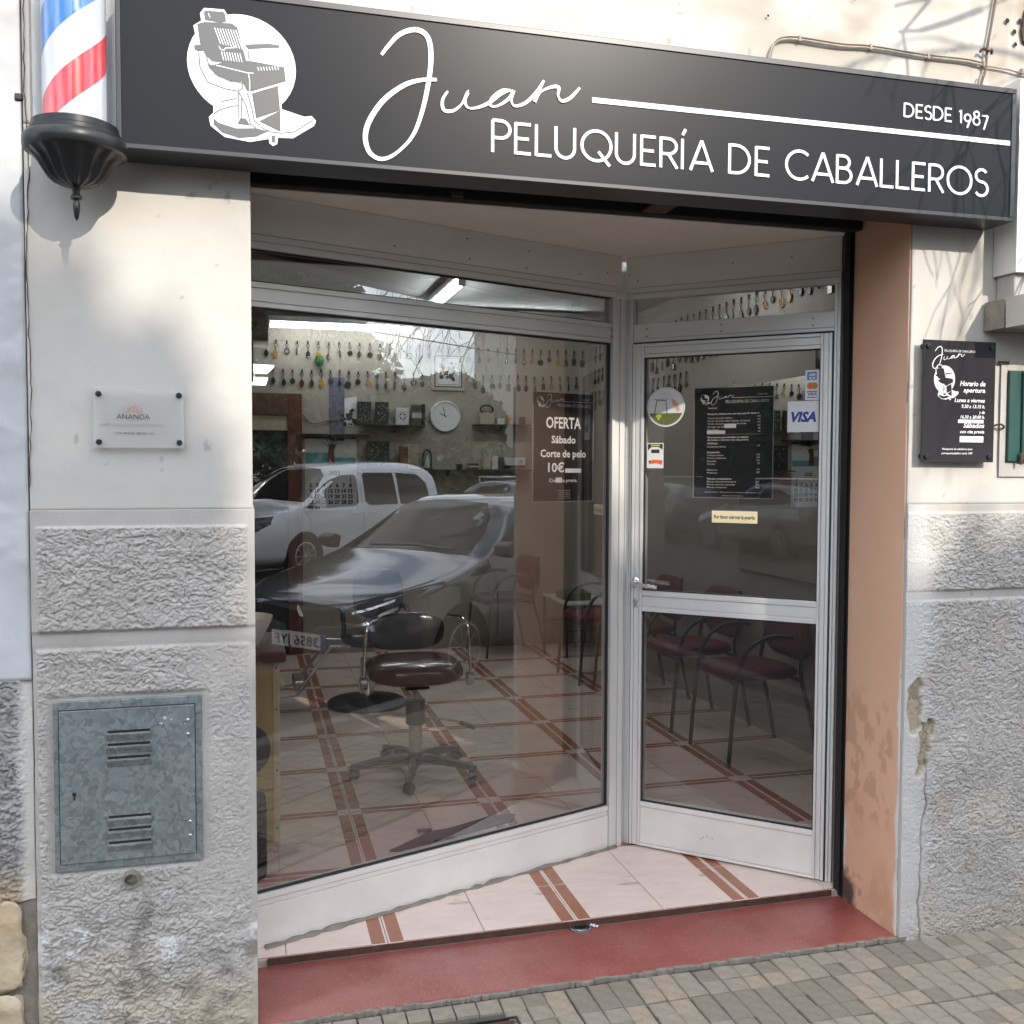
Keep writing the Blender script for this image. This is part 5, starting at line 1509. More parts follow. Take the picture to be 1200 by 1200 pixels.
# calendar
cal = thing('wall_calendar', 'large wall calendar with red figure and turquoise picture above bold dates', 'calendar', (.647, BW, 1.507))
MB().box(-.211, .211, -.004, -.001, -.302, .302).build('sheet', M['clock_face'], cal)
MB().box(-.211, .211, -.012, -.0045, .290, .302).build('binding', M['black'], cal)
mb = MB(); mb.box(-.205, -.02, -.0052, -.0045, .085, .175); mb.box(-.02, .205, -.0052, -.0045, .080, .135); mb.build('picture', M['teal'], cal)
mb = MB(); mb.prism([(-.03, .09), (.035, .09), (.025, .19), (.045, .235), (.01, .25), (-.012, .235), (-.022, .19)], -.0065, -.0055)
for a in (-60, -30, 0, 30, 60):
    mb.ribbon([(0, .22), (.075 * math.sin(R(a)), .22 + .075 * math.cos(R(a)))], .006, -.0065, -.0055)
mb.build('figure_print', M['redwood'], cal)
t = MB(); text(t, '2023', .03, -.008, .032, -.0052, align='C', bold=.03); t.build('lettering', M['black'], cal)
t = MB(); n_ = 1
for wk in range(6):
    for d_ in range(7):
        if wk == 0 and d_ < 6: continue
        if n_ > 31: continue
        text(t, str(n_), -.165 + d_ * .054, -.062 - wk * .046, .031, -.0052, align='C', bold=.05); n_ += 1
t.build('dates', M['black'], cal)

# banner, wiring and wooden door surround at the left of the back wall
tag(MB().box(.575, .700, -.004, 0, -.26, .26).build('banner', M['purple'], loc=(.06, BW, 2.04)), 'narrow violet grey printed banner hanging above the calendar', 'banner')
cut = thing('cut_out_print', 'black and white cut-out print hanging right of the violet banner', 'print', (.80, BW, 1.99))
mb = MB(); q = random.Random(31)
for i in range(26):
    a = q.uniform(0, 6.28); r_ = q.uniform(0, .075)
    mb.lathe([(q.uniform(.008, .02), 0), (.002, -.002)], (r_ * math.cos(a), -.002 - .0002 * i, r_ * math.sin(a) - .02), 6, axis='y')
mb.build('print', M['black'], cut)
MB().prism([(-.04, .14), (.06, .16), (.07, 0), (.03, -.09), (-.06, -.08), (-.05, .02)], -.0015, -.0002).build('sheet', M['paper'], cut)
dw = thing('wooden_doorway', 'dark red brown wooden doorway at the left end of the back wall', 'doorway', (.20, BW, 0))
MB().box(.10, .215, -.035, -.001, FZ, 2.16).build('jamb', M['redwood'], dw, bevel=.004)
MB().box(-.60, .0995, -.034, -.001, 1.98, 2.16).build('lintel', M['brown_door'], dw, bevel=.004)
MB().box(-.60, .0995, -.020, -.001, 1.86, 1.9795).build('panel', M['beige_item'], dw)
MB().box(-.60, .0995, -.016, -.001, FZ, 1.8595).build('opening', M['black_matt'], dw)
tag(MB().tube(bezier_smooth([(.42, BW - .008, 1.99), (.50, BW - .008, 1.92), (.62, BW - .008, 1.945), (.72, BW - .008, 1.95)], 5), .004, 5).build('wall_wire', M['black']), 'thin black wire sagging along the wall beside the wooden doorway', 'cable')

# mirror and speaker on the right wall
mi = thing('wall_mirror', 'large frameless mirror on the right wall behind the red chairs', 'mirror', (2.899, 2.0, 1.5))
MB().box(-.010, -.001, -.62, .66, -.55, .56).build('backing', M['black_matt'], mi)
mm = MB().box(-.014, -.0105, -.62, .66, -.55, .56).build('mirror_glass', M['mirror'], mi)
sp = thing('loudspeaker', 'small black loudspeaker high on the right wall above the mirror', 'loudspeaker', (2.85, 1.64, 2.16))
MB().box(-.06, .047, -.07, .07, -.09, .12).build('body', M['black_matt'], sp, bevel=.008)
MB().lathe([(.045, -.063), (.040, -.060), (.01, -.055)], (0, 0, -.01), 16, axis='x').build('cone', M['black'], sp)
# white coat hook strip near the corner
bxs = thing('wall_switch', 'pale switch boxes on the right wall beside the offer poster', 'switch', (2.899, 4.6, 1.45))
MB().box(-.02, 0, -.05, .05, -.06, .06).build('body', M['paper'], bxs, bevel=.003)
MB().box(-.024, -.0205, -.02, .02, -.03, .03).build('rocker', M['grey_print'], bxs)

# --- furniture
def make_red_chair(label, cat='chair', fabric='red_fabric'):
    t = thing('waiting_chair', label, cat, (0, 0, FZ), 0, 'red waiting chairs along the right wall')
    # local: faces -x ; front legs x=0, rear legs x=.46
    for s in (-1, 1):
        y = s * .225
        MB().tube(bezier_smooth([(0.0, y, .001), (.02, y, .25), (.045, y, .46), (.10, y, .60), (.22, y * 1.02, .665), (.36, y * .99, .66)], 5), .0115, 8).build('leg', M['black'], t, smooth=True)
        MB().tube(bezier_smooth([(.52, y * .98, .001), (.47, y * .96, .25), (.42, y * .93, .46), (.455, y * .86, .66), (.49, y * .66, .80)], 5), .0115, 8).build('leg', M['black'], t, smooth=True)
    MB().tube([(.045, -.222, .425), (.045, .222, .425)], .009, 6).tube([(.42, -.205, .425), (.42, .205, .425)], .009, 6).build('cross_bar', M['black'], t)
    sc_ = bmesh.new()
    def pad(name, c, s, rx, crv):
        bm = bmesh.new(); bmesh.ops.create_cube(bm, size=2)
        bmesh.ops.subdivide_edges(bm, edges=bm.edges[:], cuts=5, use_grid_fill=True)
        for v in bm.verts:
            p = v.co
            e = 1 - .16 * (abs(p.x) ** 6) * 1 - 0
            rr_ = (abs(p.y) ** 4 + abs(p.z if rx else p.x) ** 4) ** .25
            k_ = .90 / max(rr_, .9) if rr_ > .9 else 1
            if rx: p.y *= k_ + .04; p.z *= k_ + .04; p.x *= 1 - .35 * rr_ ** 6
            else: p.y *= k_ + .04; p.x *= k_ + .04; p.z *= 1 - .35 * rr_ ** 6
            if rx: p.x += crv * p.y * p.y
        for v in bm.verts: v.co = Vector((c[0] + v.co.x * s[0], c[1] + v.co.y * s[1], c[2] + v.co.z * s[2]))
        me = bpy.data.meshes.new(name); bm.to_mesh(me); bm.free(); me.materials.append(M[fabric])
        me.polygons.foreach_set('use_smooth', [True] * len(me.polygons))
        o = bpy.data.objects.new(name, me); COL.objects.link(o); adopt(o, t)
        return o
    pad('seat', (.225, 0, .462), (.235, .235, .030), False, 0)
    pad('backrest', (.478, 0, .66), (.022, .235, .155), True, -1.2)
    return t
rc = make_red_chair('dark red padded waiting chair nearest the door, seen through the lower door glass')
rc.location = (2.355, 1.975, FZ)
for (x_, y_, rz_, lb) in ((2.335, 2.66, .05, 'dark red padded waiting chair second from the door along the right wall'),
                          (2.30, 3.42, -.04, 'dark red padded waiting chair third from the door, beside the magazine table'),
                          (2.23, 3.98, .03, 'dark red padded waiting chair fourth from the door, partly behind the corner post')):
    c = copy_tree(rc); c.location = (x_, y_, FZ); c.rotation_euler = (0, 0, rz_); c['label'] = lb
bc = make_red_chair('brown upholstered chair standing alone against the back wall', fabric='brown_fabric')
bc['group'] = 'red waiting chairs along the right wall'; del bc['group']
bc.location = (1.80, 5.08, FZ); bc.rotation_euler = (0, 0, R(8))
for c_ in KIDS[bc.name]:
    if c_.name.startswith(('leg', 'cross')): c_.data.materials[0] = M['brown_door']
mt = thing('magazine_table', 'low pale topped table with dark legs in the back right corner', 'table', (2.62, 5.0, FZ))
MB().box(-.17, .24, -.30, .36, .430, .445).build('table_top', M['clock_face'], mt, bevel=.003)
for a, b_ in ((-.155, -.28), (-.155, .34), (.22, -.28), (.22, .34)): MB().tube([(a, b_, 0.001), (a, b_, .4295)], [.010, .014], 8).build('leg', M['black'], mt)
g = MB()
for i in range(7): g.tube([(-.15 + i * .06, -.28, .22), (-.15 + i * .06, .34, .22)], .003, 5)
g.tube([(-.155, -.28, .22), (.22, -.28, .22)], .004, 5).tube([(-.155, .34, .22), (.22, .34, .22)], .004, 5)
g.build('wire_rack', M['black'], mt)
tag(MB().box(2.50, 2.72, 4.86, 5.14, FZ + .446, FZ + .51).build('magazine_box', M['olive'], bevel=.004), 'flat yellowish box lying on the low table in the back corner', 'box')

# swivel stool chair in front
oc = thing('styling_chair', 'brown vinyl swivel chair on a five-star castor base behind the window', 'chair', (.785, 2.045, FZ), 0)
for i, (cx_, cy_) in enumerate(((.461, 2.037), (.700, 1.733), (1.058, 1.865), (1.040, 2.239), (.666, 2.356))):
    dx, dy = cx_ - .785, cy_ - 2.045
    L_ = math.hypot(dx, dy); dx /= L_; dy /= L_; L_ = .305
    mb = MB(); sx_, sy_ = -dy, dx
    vs = []
    for tt, w_, zt, zb in ((.03, .026, .112, .062), (.16, .023, .105, .066), (L_ - .02, .019, .082, .056), (L_ + .018, .017, .075, .056)):
        for s in (-1, 1):
            vs += [(dx * tt + sx_ * w_ * s, dy * tt + sy_ * w_ * s, zb), (dx * tt + sx_ * w_ * s * .7, dy * tt + sy_ * w_ * s * .7, zt)]
    fs = []
    for k_ in range(3):
        o_ = k_ * 4
        fs += [(o_, o_ + 1, o_ + 5, o_ + 4), (o_ + 2, o_ + 6, o_ + 7, o_ + 3), (o_ + 1, o_ + 3, o_ + 7, o_ + 5), (o_, o_ + 4, o_ + 6, o_ + 2)]
    fs += [(0, 2, 3, 1), (12, 13, 15, 14)]
    mb.add(vs, fs)
    arm = mb.build('base_arm', M['base_grey'], oc, bevel=.004)
    w = MB(); w.lathe([(.026, -.018), (.028, -.014), (.028, -.004), (.020, -.003), (.020, .003), (.028, .004), (.028, .014), (.026, .018)], (0, 0, .0285), 16, axis='y')
    w.tube([(0, 0, .03), (0, 0, .0555)], .017, 10)
    ca = w.build('castor', M['base_grey'], arm, smooth=True)
    ca.location = (dx * L_, dy * L_, 0); ca.rotation_euler = (0, 0, i * .7)
MB().lathe([(.045, .060), (.048, .075), (.044, .115), (.034, .122)], (0, 0, 0), 24).build('hub', M['base_grey'], oc, smooth=True)
MB().lathe([(.033, .118), (.033, .262)], (0, 0, 0), 24).build('column', M['cream_metal'], oc, smooth=True)
MB().lathe([(.046, .258), (.049, .262), (.049, .375), (.045, .380)], (0, 0, 0), 24).build('collar', M['base_grey'], oc, smooth=True)
MB().tube([(0.045, -.02, .29), (.12, -.04, .285), (.20, -.05, .27), (.285, -.06, .235)], .007, 8).build('lever', M['beige_item'], oc, smooth=True)
MB().tube([(.215, -.052, .262), (.29, -.06, .232)], .011, 8).build('lever_grip', M['base_grey'], oc, smooth=True)
MB().tube([(-.24, -.01, .305), (-.12, 0, .32), (-.045, 0, .30)], .008, 8).build('foot_lever', M['beige_item'], oc, smooth=True)
MB().tube([(0, 0, .376), (0, 0, .470)], .012, 8).build('rod', M['steel'], oc, smooth=True)
MB().box(-.06, .06, -.07, .07, .440, .472).build('seat_plate', M['black_matt'], oc, bevel=.008)
def cushion(name, c, s, m_, parent, p=3.2, bulge=.0, seed=0):
    bm = bmesh.new(); bmesh.ops.create_uvsphere(bm, u_segments=36, v_segments=20, radius=1)
    for v in bm.verts:
        q_ = v.co
        f = lambda a, e: math.copysign(abs(a) ** e, a)
        v.co = Vector((c[0] + f(q_.x, 2 / p) * s[0], c[1] + f(q_.y, 2 / p) * s[1], c[2] + f(q_.z, .75) * s[2] + bulge * (q_.x * q_.x)))
    me = bpy.data.meshes.new(name); bm.to_mesh(me); bm.free(); me.materials.append(M[m_])
    me.polygons.foreach_set('use_smooth', [True] * len(me.polygons))
    o = bpy.data.objects.new(name, me); COL.objects.link(o); adopt(o, parent); return o
cushion('seat', (-.01, -.01, .535), (.235, .225, .065), 'leather_mid', oc)
cushion('backrest', (-.02, .205, .690), (.205, .034, .098), 'leather', oc, bulge=.0)
for s in (-1, 1):
    MB().tube(bezier_smooth([(s * .215 - .01, .19, .765), (s * .235 - .01, .02, .785), (s * .240 - .01, -.10, .780), (s * .250 - .01, -.135, .740), (s * .262 - .005, -.10, .560), (s * .262 - .005, -.09, .495)], 5), .0085, 8).build('armrest', M['chrome'], oc, smooth=True)
    MB().lathe([(.034, -.014), (.034, .014), (.014, .022)], (s * .262 - .005, -.085, .492), 18, axis='x').build('pivot', M['steel'], oc, smooth=True)

# hydraulic barber chair further back
hb = thing('barber_chair', 'black barber chair with round chrome base and angular footrest at the rear left', 'chair', (.72, 3.57, FZ), R(0))
MB().lathe([(.255, .001), (.255, .018), (.235, .034), (.12, .050), (.06, .066)], (0, 0, 0), 40).build('base', M['black'], hb, smooth=True)
MB().lathe([(.052, .0665), (.052, .16), (.040, .165), (.040, .30)], (0, 0, 0), 24).build('column', M['chrome'], hb, smooth=True)
MB().prism([(-.035, .18), (.05, .15), (.05, .21), (-.035, .30)], -.05, -.045).build('cover_plate', M['steel'], hb)
cushion('seat', (.04, .04, .43), (.20, .20, .055), 'leather', hb)
cushion('backrest', (0.10, .20, .70), (.17, .06, .17), 'leather', hb)
for s in (-1, 1):
    MB().tube(bezier_smooth([(.05 + s * .20, .22, .60), (.05 + s * .21, .10, .62), (.05 + s * .21, -.08, .60), (.05 + s * .20, -.10, .46)], 4), .016, 8).build('armrest', M['black'], hb, smooth=True)
    MB().tube([(-.12, s * .12, .40), (-.24, s * .14, .41), (-.45, s * .15, .12), (-.56, s * .15, .11)], .011, 8).build('footrest_bar', M['steel'], hb, smooth=True)
MB().tube([(-.56, -.15, .11), (-.56, .15, .11)], .011, 8).build('footrest_bar', M['steel'], hb)
MB().box(-.47, -.40, -.14, .14, .14, .20).build('footplate', M['steel'], hb, bevel=.01)

# cabinet at the left, with what stands by it
cb = thing('wooden_cabinet', 'pale yellow wooden cabinet with cream edging at the left behind the window', 'cabinet', (-.18, 1.50, FZ))
MB().box(-.26, .258, -.20, .25, .001, .745).build('body', M['wood'], cb)
MB().box(.2585, .285, -.203, .25, .001, .745).build('edging', M['wood_edge'], cb, bevel=.002)
MB().box(-.26, .31, -.24, .28, .7455, .790).build('top', M['redwood'], cb, bevel=.010)
for z_ in (.06, .30, .55, .72): MB().lathe([(.004, 0), (.003, -.002)], (.272, -.2035, z_), 8, axis='y').build('screw', M['cast'], cb)
MB().lathe([(.022, -.03), (.025, -.02), (.020, 0)], (.3125, .05, .60), 14, axis='x').build('knob', M['cream_metal'], cb, smooth=True)
bs = thing('round_basin', 'round pinkish bowl resting on the cabinet at the left window edge', 'bowl', (-.045, 1.42, FZ + .7905))
MB().lathe([(.03, 0), (.07, .01), (.105, .07), (.122, .105), (.128, .125), (.118, .125), (.10, .08), (.03, .02)], (0, 0, 0), 32).build('bowl', M['soffit'], bs, smooth=True)
bi = thing('black_bin', 'black rounded box on the floor by the left window edge', 'box', (-.06, 1.02, FZ))
MB().box(-.16, .105, -.11, .11, .001, .285).build('body', M['black_matt'], bi, bevel=.03, seg=4)
MB().box(-.13, .075, -.1115, -.1105, .03, .25).build('front_panel', M['black'], bi)
fd = thing('black_disc', 'round black lid leaning on the yellow cabinet', 'lid', (-.04, 1.285, FZ + .395))
MB().lathe([(.100, .010), (.108, 0), (.104, -.010), (.06, -.014)], (0, 0, 0), 30, axis='y').build('lid', M['black_matt'], fd, smooth=True)
mat_ = thing('door_mat', 'strip of dark rubber matting just inside the display window', 'mat', (0, 0, FZ))
MB().prism([(.52, 1.085), (.555, 1.075), (.80, 1.165), (1.08, 1.285), (1.115, 1.36), (1.02, 1.37), (.80, 1.265), (.70, 1.245), (.66, 1.20)], .001, .008, plane='xy').build('rubber', M['black_matt'], mat_)
MB().box(.66, .72, 1.243, 1.262, .0085, .016).build('torn_flap', M['base_grey'], mat_)
o = tag(MB().box(.03, 1.40, .052, .075, FZ + .0005, FZ + .006).build('floor_strip', M['base_grey'], bevel=.001), 'dark grey strip on the floor along the inner foot of the display window', 'edging strip')
o.location = W0; o.rotation_euler = (0, 0, WA)

# ================================================================ the street behind the camera (mirrored in the panes)
def catmull_rows(rows, k):
    """smooth a list of equal-length point rows along the list"""
    n = len(rows); out = []
    for i in range(n - 1):
        p0, p1, p2, p3 = rows[max(i - 1, 0)], rows[i], rows[i + 1], rows[min(i + 2, n - 1)]
        for j in range(k):
            t = j / k
            out.append(0.5 * ((2 * p1) + (-p0 + p2) * t + (2 * p0 - 5 * p1 + 4 * p2 - p3) * t * t + (-p0 + 3 * p1 - 3 * p2 + p3) * t ** 3))
    out.append(rows[-1])
    return out
def car_body(stations):
    """stations: (x forward, [(half width, height) * 9]) from the nose back; returns verts, faces"""
    rows = [np.array([(x + (dx[i] if dx else 0), w, z) for i, (w, z) in enumerate(prof)]) for x, prof, dx in stations]
    rows = catmull_rows(rows, 6)
    rows = [np.array(catmull_rows(list(r), 4)) for r in rows]
    G = np.array(rows)                      # (ns, nr, 3), y >= 0
    G[:, :, 1] = np.maximum(G[:, :, 1], 0)
    L = G; Rr = G[:, ::-1, :].copy(); Rr[:, :, 1] *= -1
    F = np.concatenate([L, Rr[:, 1:, :]], 1)
    ns, nr = F.shape[:2]
    V = F.reshape(-1, 3)
    fs = []
    for i in range(ns - 1):
        for j in range(nr - 1):
            a = i * nr + j
            fs.append((a, a + 1, a + nr + 1, a + nr))
    fs.append(tuple(range(nr))); fs.append(tuple((ns - 1) * nr + j for j in range(nr))[::-1])
    return [tuple(v) for v in V], fs
from mathutils.geometry import tessellate_polygon
def decal(name, poly, axis, side, tree, m_, parent, off=.006, thick=.0, n=3):
    """a shape drawn in side view (x, z) or front view (y, z), laid onto the body surface"""
    tr = tessellate_polygon([[Vector((a, b, 0)) for a, b in poly]])
    bm = bmesh.new()
    vs = [bm.verts.new((a, b, 0)) for a, b in poly]
    for t in tr:
        try: bm.faces.new([vs[i] for i in t])
        except ValueError: pass
    for _ in range(n):
        long = [e for e in bm.edges if e.calc_length() > .09]
        if not long: break
        bmesh.ops.subdivide_edges(bm, edges=long, cuts=1)
        bmesh.ops.triangulate(bm, faces=bm.faces[:])
    for v in bm.verts:
        a, b = v.co.x, v.co.y
        if axis == 'side': o, d = Vector((a, side * 3, b)), Vector((0, -side, 0))
        elif axis == 'front': o, d = Vector((3 * side, a, b)), Vector((-side, 0, 0))
        else: o, d = Vector((a, b, 3)), Vector((0, 0, -1))
        h = tree.ray_cast(o, d, 6)
        if h[0] is None:
            h = tree.find_nearest(o + d * (3 - (.8 if axis != 'front' else .5)))
        nrm = h[1]
        if nrm.dot(d) > 0: nrm = -nrm
        v.co = h[0] + nrm * off
    bmesh.ops.recalc_face_normals(bm, faces=bm.faces)
    me = bpy.data.meshes.new(name); bm.to_mesh(me); bm.free()
    me.materials.append(M[m_]); me.polygons.foreach_set('use_smooth', [True] * len(me.polygons))
    o = bpy.data.objects.new(name, me); COL.objects.link(o); adopt(o, parent)
    return o
def stripd(pts, w):
    """outline of a thin strip along points"""
    P = [Vector(p) for p in pts]; L = []; Rr = []
    for i in range(len(P)):
        t = (P[min(i + 1, len(P) - 1)] - P[max(i - 1, 0)]).normalized(); n_ = Vector((-t.y, t.x)) * w / 2
        L.append(tuple(P[i] + n_)); Rr.append(tuple(P[i] - n_))
    return L + Rr[::-1]
def wheel(parent, x, y, r, w=.20):
    s = 1 if y > 0 else -1
    t = MB().lathe([(r * .66, -w * .45), (r * .93, -w * .5), (r, -w * .40), (r, w * .40), (r * .93, w * .5), (r * .66, w * .45)], (0, 0, 0), 32, axis='y').build('wheel', M['tyre'], parent, smooth=True)
    t.location = (x, y, r)
    g = MB(); g.lathe([(r * .66, s * w * .40), (r * .66, s * w * .47), (r * .60, s * w * .48), (r * .58, s * w * .30)], (0, 0, 0), 28, axis='y')
    g.lathe([(.05, s * w * .28), (.05, s * w * .44), (.02, s * w * .46)], (0, 0, 0), 12, axis='y')
    for i in range(10):
        a = 2 * math.pi * i / 10
        c_, s_ = math.cos(a), math.sin(a)
        g.tube([(c_ * .04, s * w * .40, s_ * .04), (c_ * r * .62, s * w * .42, s_ * r * .62)], .013, 5)
    g.build('rim', M['rim'], t, smooth=True)
    MB().lathe([(r * .59, s * w * .18), (.02, s * w * .20)], (0, 0, 0), 24, axis='y').build('brake', M['car_black'], t)

def hatchback(paint, label, group=None):
    c = thing('parked_car', label, 'car', (0, 0, 0), 0, group)
    S = [
     (.80, [(0, .22), (.30, .22), (.46, .28), (.56, .40), (.56, .52), (.50, .62), (.38, .68), (.2, .70), (0, .71)], None),
     (.74, [(0, .20), (.45, .20), (.66, .27), (.72, .40), (.72, .55), (.66, .66), (.50, .72), (.25, .745), (0, .755)], None),
     (.52, [(0, .20), (.60, .20), (.80, .28), (.83, .42), (.83, .60), (.77, .745), (.62, .79), (.3, .815), (0, .825)], None),
     (.10, [(0, .20), (.66, .20), (.85, .28), (.875, .45), (.865, .68), (.81, .825), (.66, .87), (.33, .90), (0, .91)], None),
     (-.32, [(0, .20), (.68, .20), (.86, .30), (.875, .48), (.865, .76), (.80, .905), (.68, .955), (.35, 1.0), (0, 1.01)], None),
     (-.62, [(0, .20), (.68, .20), (.86, .30), (.875, .50), (.865, .80), (.81, .93), (.72, 1.05), (.40, 1.15), (0, 1.165)], None),
     (-1.02, [(0, .20), (.68, .20), (.86, .30), (.872, .52), (.862, .82), (.81, .95), (.68, 1.20), (.44, 1.355), (0, 1.375)], None),
     (-1.40, [(0, .20), (.68, .20), (.86, .30), (.872, .54), (.862, .84), (.81, .97), (.66, 1.26), (.46, 1.415), (0, 1.44)], None),
     (-2.10, [(0, .20), (.68, .20), (.86, .30), (.872, .56), (.865, .86), (.82, .99), (.65, 1.26), (.45, 1.41), (0, 1.44)], None),
     (-2.70, [(0, .22), (.68, .22), (.86, .32), (.880, .58), (.872, .88), (.81, 1.01), (.63, 1.23), (.42, 1.35), (0, 1.385)], None),
     (-3.10, [(0, .26), (.66, .26), (.82, .36), (.850, .60), (.840, .88), (.76, 1.0), (.60, 1.14), (.40, 1.22), (0, 1.25)], None),
     (-3.26, [(0, .32), (.55, .32), (.70, .40), (.74, .60), (.72, .82), (.64, .92), (.50, 1.0), (.30, 1.03), (0, 1.05)], None)]
    vs, fs = car_body(S)
    mb = MB(); mb.add(vs, fs)
    body = mb.build('body', M[paint], c)
    body.data.polygons.foreach_set('use_smooth', [len(p.vertices) == 4 for p in body.data.polygons])
    tree = BVHTree.FromPolygons(vs, fs)
    D = lambda *a, **k: decal(*a, tree=tree, parent=c, **k)
    D('windscreen', [(-.64, .985), (-.36, 1.005), (0, 1.015), (.36, 1.005), (.64, .985), (.60, 1.13), (.52, 1.28), (.40, 1.37), (0, 1.395), (-.40, 1.37), (-.52, 1.28), (-.60, 1.13)], 'front', 1, m_='car_glass', off=.004)
    D('rear_window', [(-.52, 1.08), (0, 1.10), (.52, 1.08), (.48, 1.24), (0, 1.30), (-.48, 1.24)], 'front', -1, m_='car_glass', off=.004)
    for s in (-1, 1):
        D('side_window', [(-.52, .975), (-.75, 1.08), (-1.02, 1.22), (-1.25, 1.30), (-1.62, 1.315), (-1.62, .985)], 'side', s, m_='car_glass', off=.005)
        D('side_window', [(-1.68, .985), (-1.68, 1.315), (-2.2, 1.29), (-2.62, 1.20), (-2.80, 1.09), (-2.55, 1.03)], 'side', s, m_='car_glass', off=.005)
        D('door_seam', stripd([(-.46, .30), (-.48, .60), (-.46, .95)], .010), 'side', s, m_='car_black', off=.003)
        D('door_seam', stripd([(-1.63, .30), (-1.65, .97)], .010), 'side', s, m_='car_black', off=.003)
        D('sill_trim', [(-.50, .23), (-.50, .32), (-2.15, .32), (-2.15, .23)], 'side', s, m_='car_black', off=.004)
        D('wheel_arch', [(.350 * math.cos(R(a)), max(.205, .32 + .350 * math.sin(R(a)))) for a in range(-30, 211, 15)], 'side', s, m_='car_black', off=.004)
        D('wheel_arch', [(-2.59 + .350 * math.cos(R(a)), max(.225, .32 + .350 * math.sin(R(a)))) for a in range(-30, 211, 15)], 'side', s, m_='car_black', off=.004)
        hl = [(.37, .60), (.42, .665), (.52, .72), (.66, .775), (.79, .835), (.825, .80), (.80, .70), (.74, .62), (.60, .575), (.46, .565)]
        o_ = D('headlight', [(s * a, b) for a, b in hl], 'front', 1, m_='car_black', off=.005)
        D('headlight', [(s * a, b) for a, b in [(.44, .60), (.50, .66), (.60, .71), (.70, .75), (.785, .80), (.79, .74), (.74, .655), (.62, .605), (.52, .59)]], 'front', 1, m_='lens', off=.010)
        D('headlight_chrome', [(s * a, b) for a, b in stripd([(.42, .585), (.56, .578), (.64, .60), (.70, .655), (.76, .69)], .020)], 'front', 1, m_='chrome', off=.013)
        D('headlight_chrome', [(s * a, b) for a, b in stripd([(.50, .655), (.62, .685), (.72, .735)], .017)], 'front', 1, m_='chrome', off=.013)
        D('bumper_line', [(s * a, b) for a, b in stripd([(.10, .50), (.30, .47), (.46, .50), (.70, .545)], .008)], 'front', 1, m_='car_black', off=.004)
        D('fog_lamp', [(s * a, b) for a, b in [(.55, .30), (.58, .42), (.70, .46), (.73, .36), (.66, .28)]], 'front', 1, m_='car_black', off=.004)
        MB().prism([(-.56, .96), (-.44, 1.0), (-.44, 1.07), (-.52, 1.10), (-.60, 1.07)], s * .85, s * 1.00, plane='xz').build('wing_mirror', M['car_black'], c, bevel=.02, seg=3)
        wheel(c, 0, s * .800, .322); wheel(c, -2.59, s * .800, .322)
        MB().box(-1.48, -1.30, s * .872 - .012, s * .872 + .012, .79, .82).build('door_handle', M[paint], c, bevel=.008)
    D('grille', [(-.40, .60), (-.37, .67), (-.10, .645), (0, .63), (.10, .645), (.37, .67), (.40, .60), (.16, .54), (.10, .49), (-.10, .49), (-.16, .54)], 'front', 1, m_='car_black', off=.006)
    D('grille_trim', stripd([(-.44, .56), (-.20, .535), (-.12, .485), (.12, .485), (.20, .535), (.44, .56)], .013), 'front', 1, m_='chrome', off=.010)
    D('lower_grille', [(-.46, .24), (-.40, .36), (-.30, .40), (.30, .40), (.40, .36), (.46, .24)], 'front', 1, m_='car_black', off=.004)
    D('bonnet_seam', [(y_, x_) for x_, y_ in []] or stripd([(-.74, .845), (-.64, .775), (-.45, .715), (-.2, .69), (0, .685), (.2, .69), (.45, .715), (.64, .775), (.74, .845)], .009), 'front', 1, m_='car_black', off=.004)
    bd = MB(); o2 = [(0, .085), (.055, 0), (0, -.085), (-.055, 0)]; i2 = [(0, .052), (.030, 0), (0, -.052), (-.030, 0)]
    for i in range(4):
        j = (i + 1) % 4
        bd.add([(.815, o2[i][0], .605 + o2[i][1]), (.815, o2[j][0], .605 + o2[j][1]), (.830, i2[j][0], .605 + i2[j][1]), (.830, i2[i][0], .605 + i2[i][1]),
                (.80, o2[i][0], .605 + o2[i][1]), (.80, o2[j][0], .605 + o2[j][1])], [(0, 1, 2, 3), (0, 4, 5, 1)])
    bd.build('badge', M['chrome'], c)
    pl = MB().box(.815, .824, -.26, .26, .375, .485).build('number_plate', M['plate'], c)
    tt = MB(); text(tt, '3856 JYF', 0, 0, .072, 0, w=.43, align='C', bold=.02)
    tt.xf(Matrix(((0, -1, 0, .8248), (1, 0, 0, .012), (0, 0, 1, .395), (0, 0, 0, 1))))
    tt.build('plate_lettering', M['black'], pl)
    MB().box(.8245, .8252, -.26, -.225, .377, .483).build('plate_band', M['visa_blue'], pl)
    D('wiper', stripd([(-.50, 1.02), (-.1, 1.045), (.35, 1.03)], .012), 'front', 1, m_='car_black', off=.012)
    return c
hc = hatchback('car_silver', 'silver grey hatchback parked in front of the shop, mirrored in the display window')
hc.location = (3.643, -2.457, -.112); hc.rotation_euler = (0, 0, R(177.5))

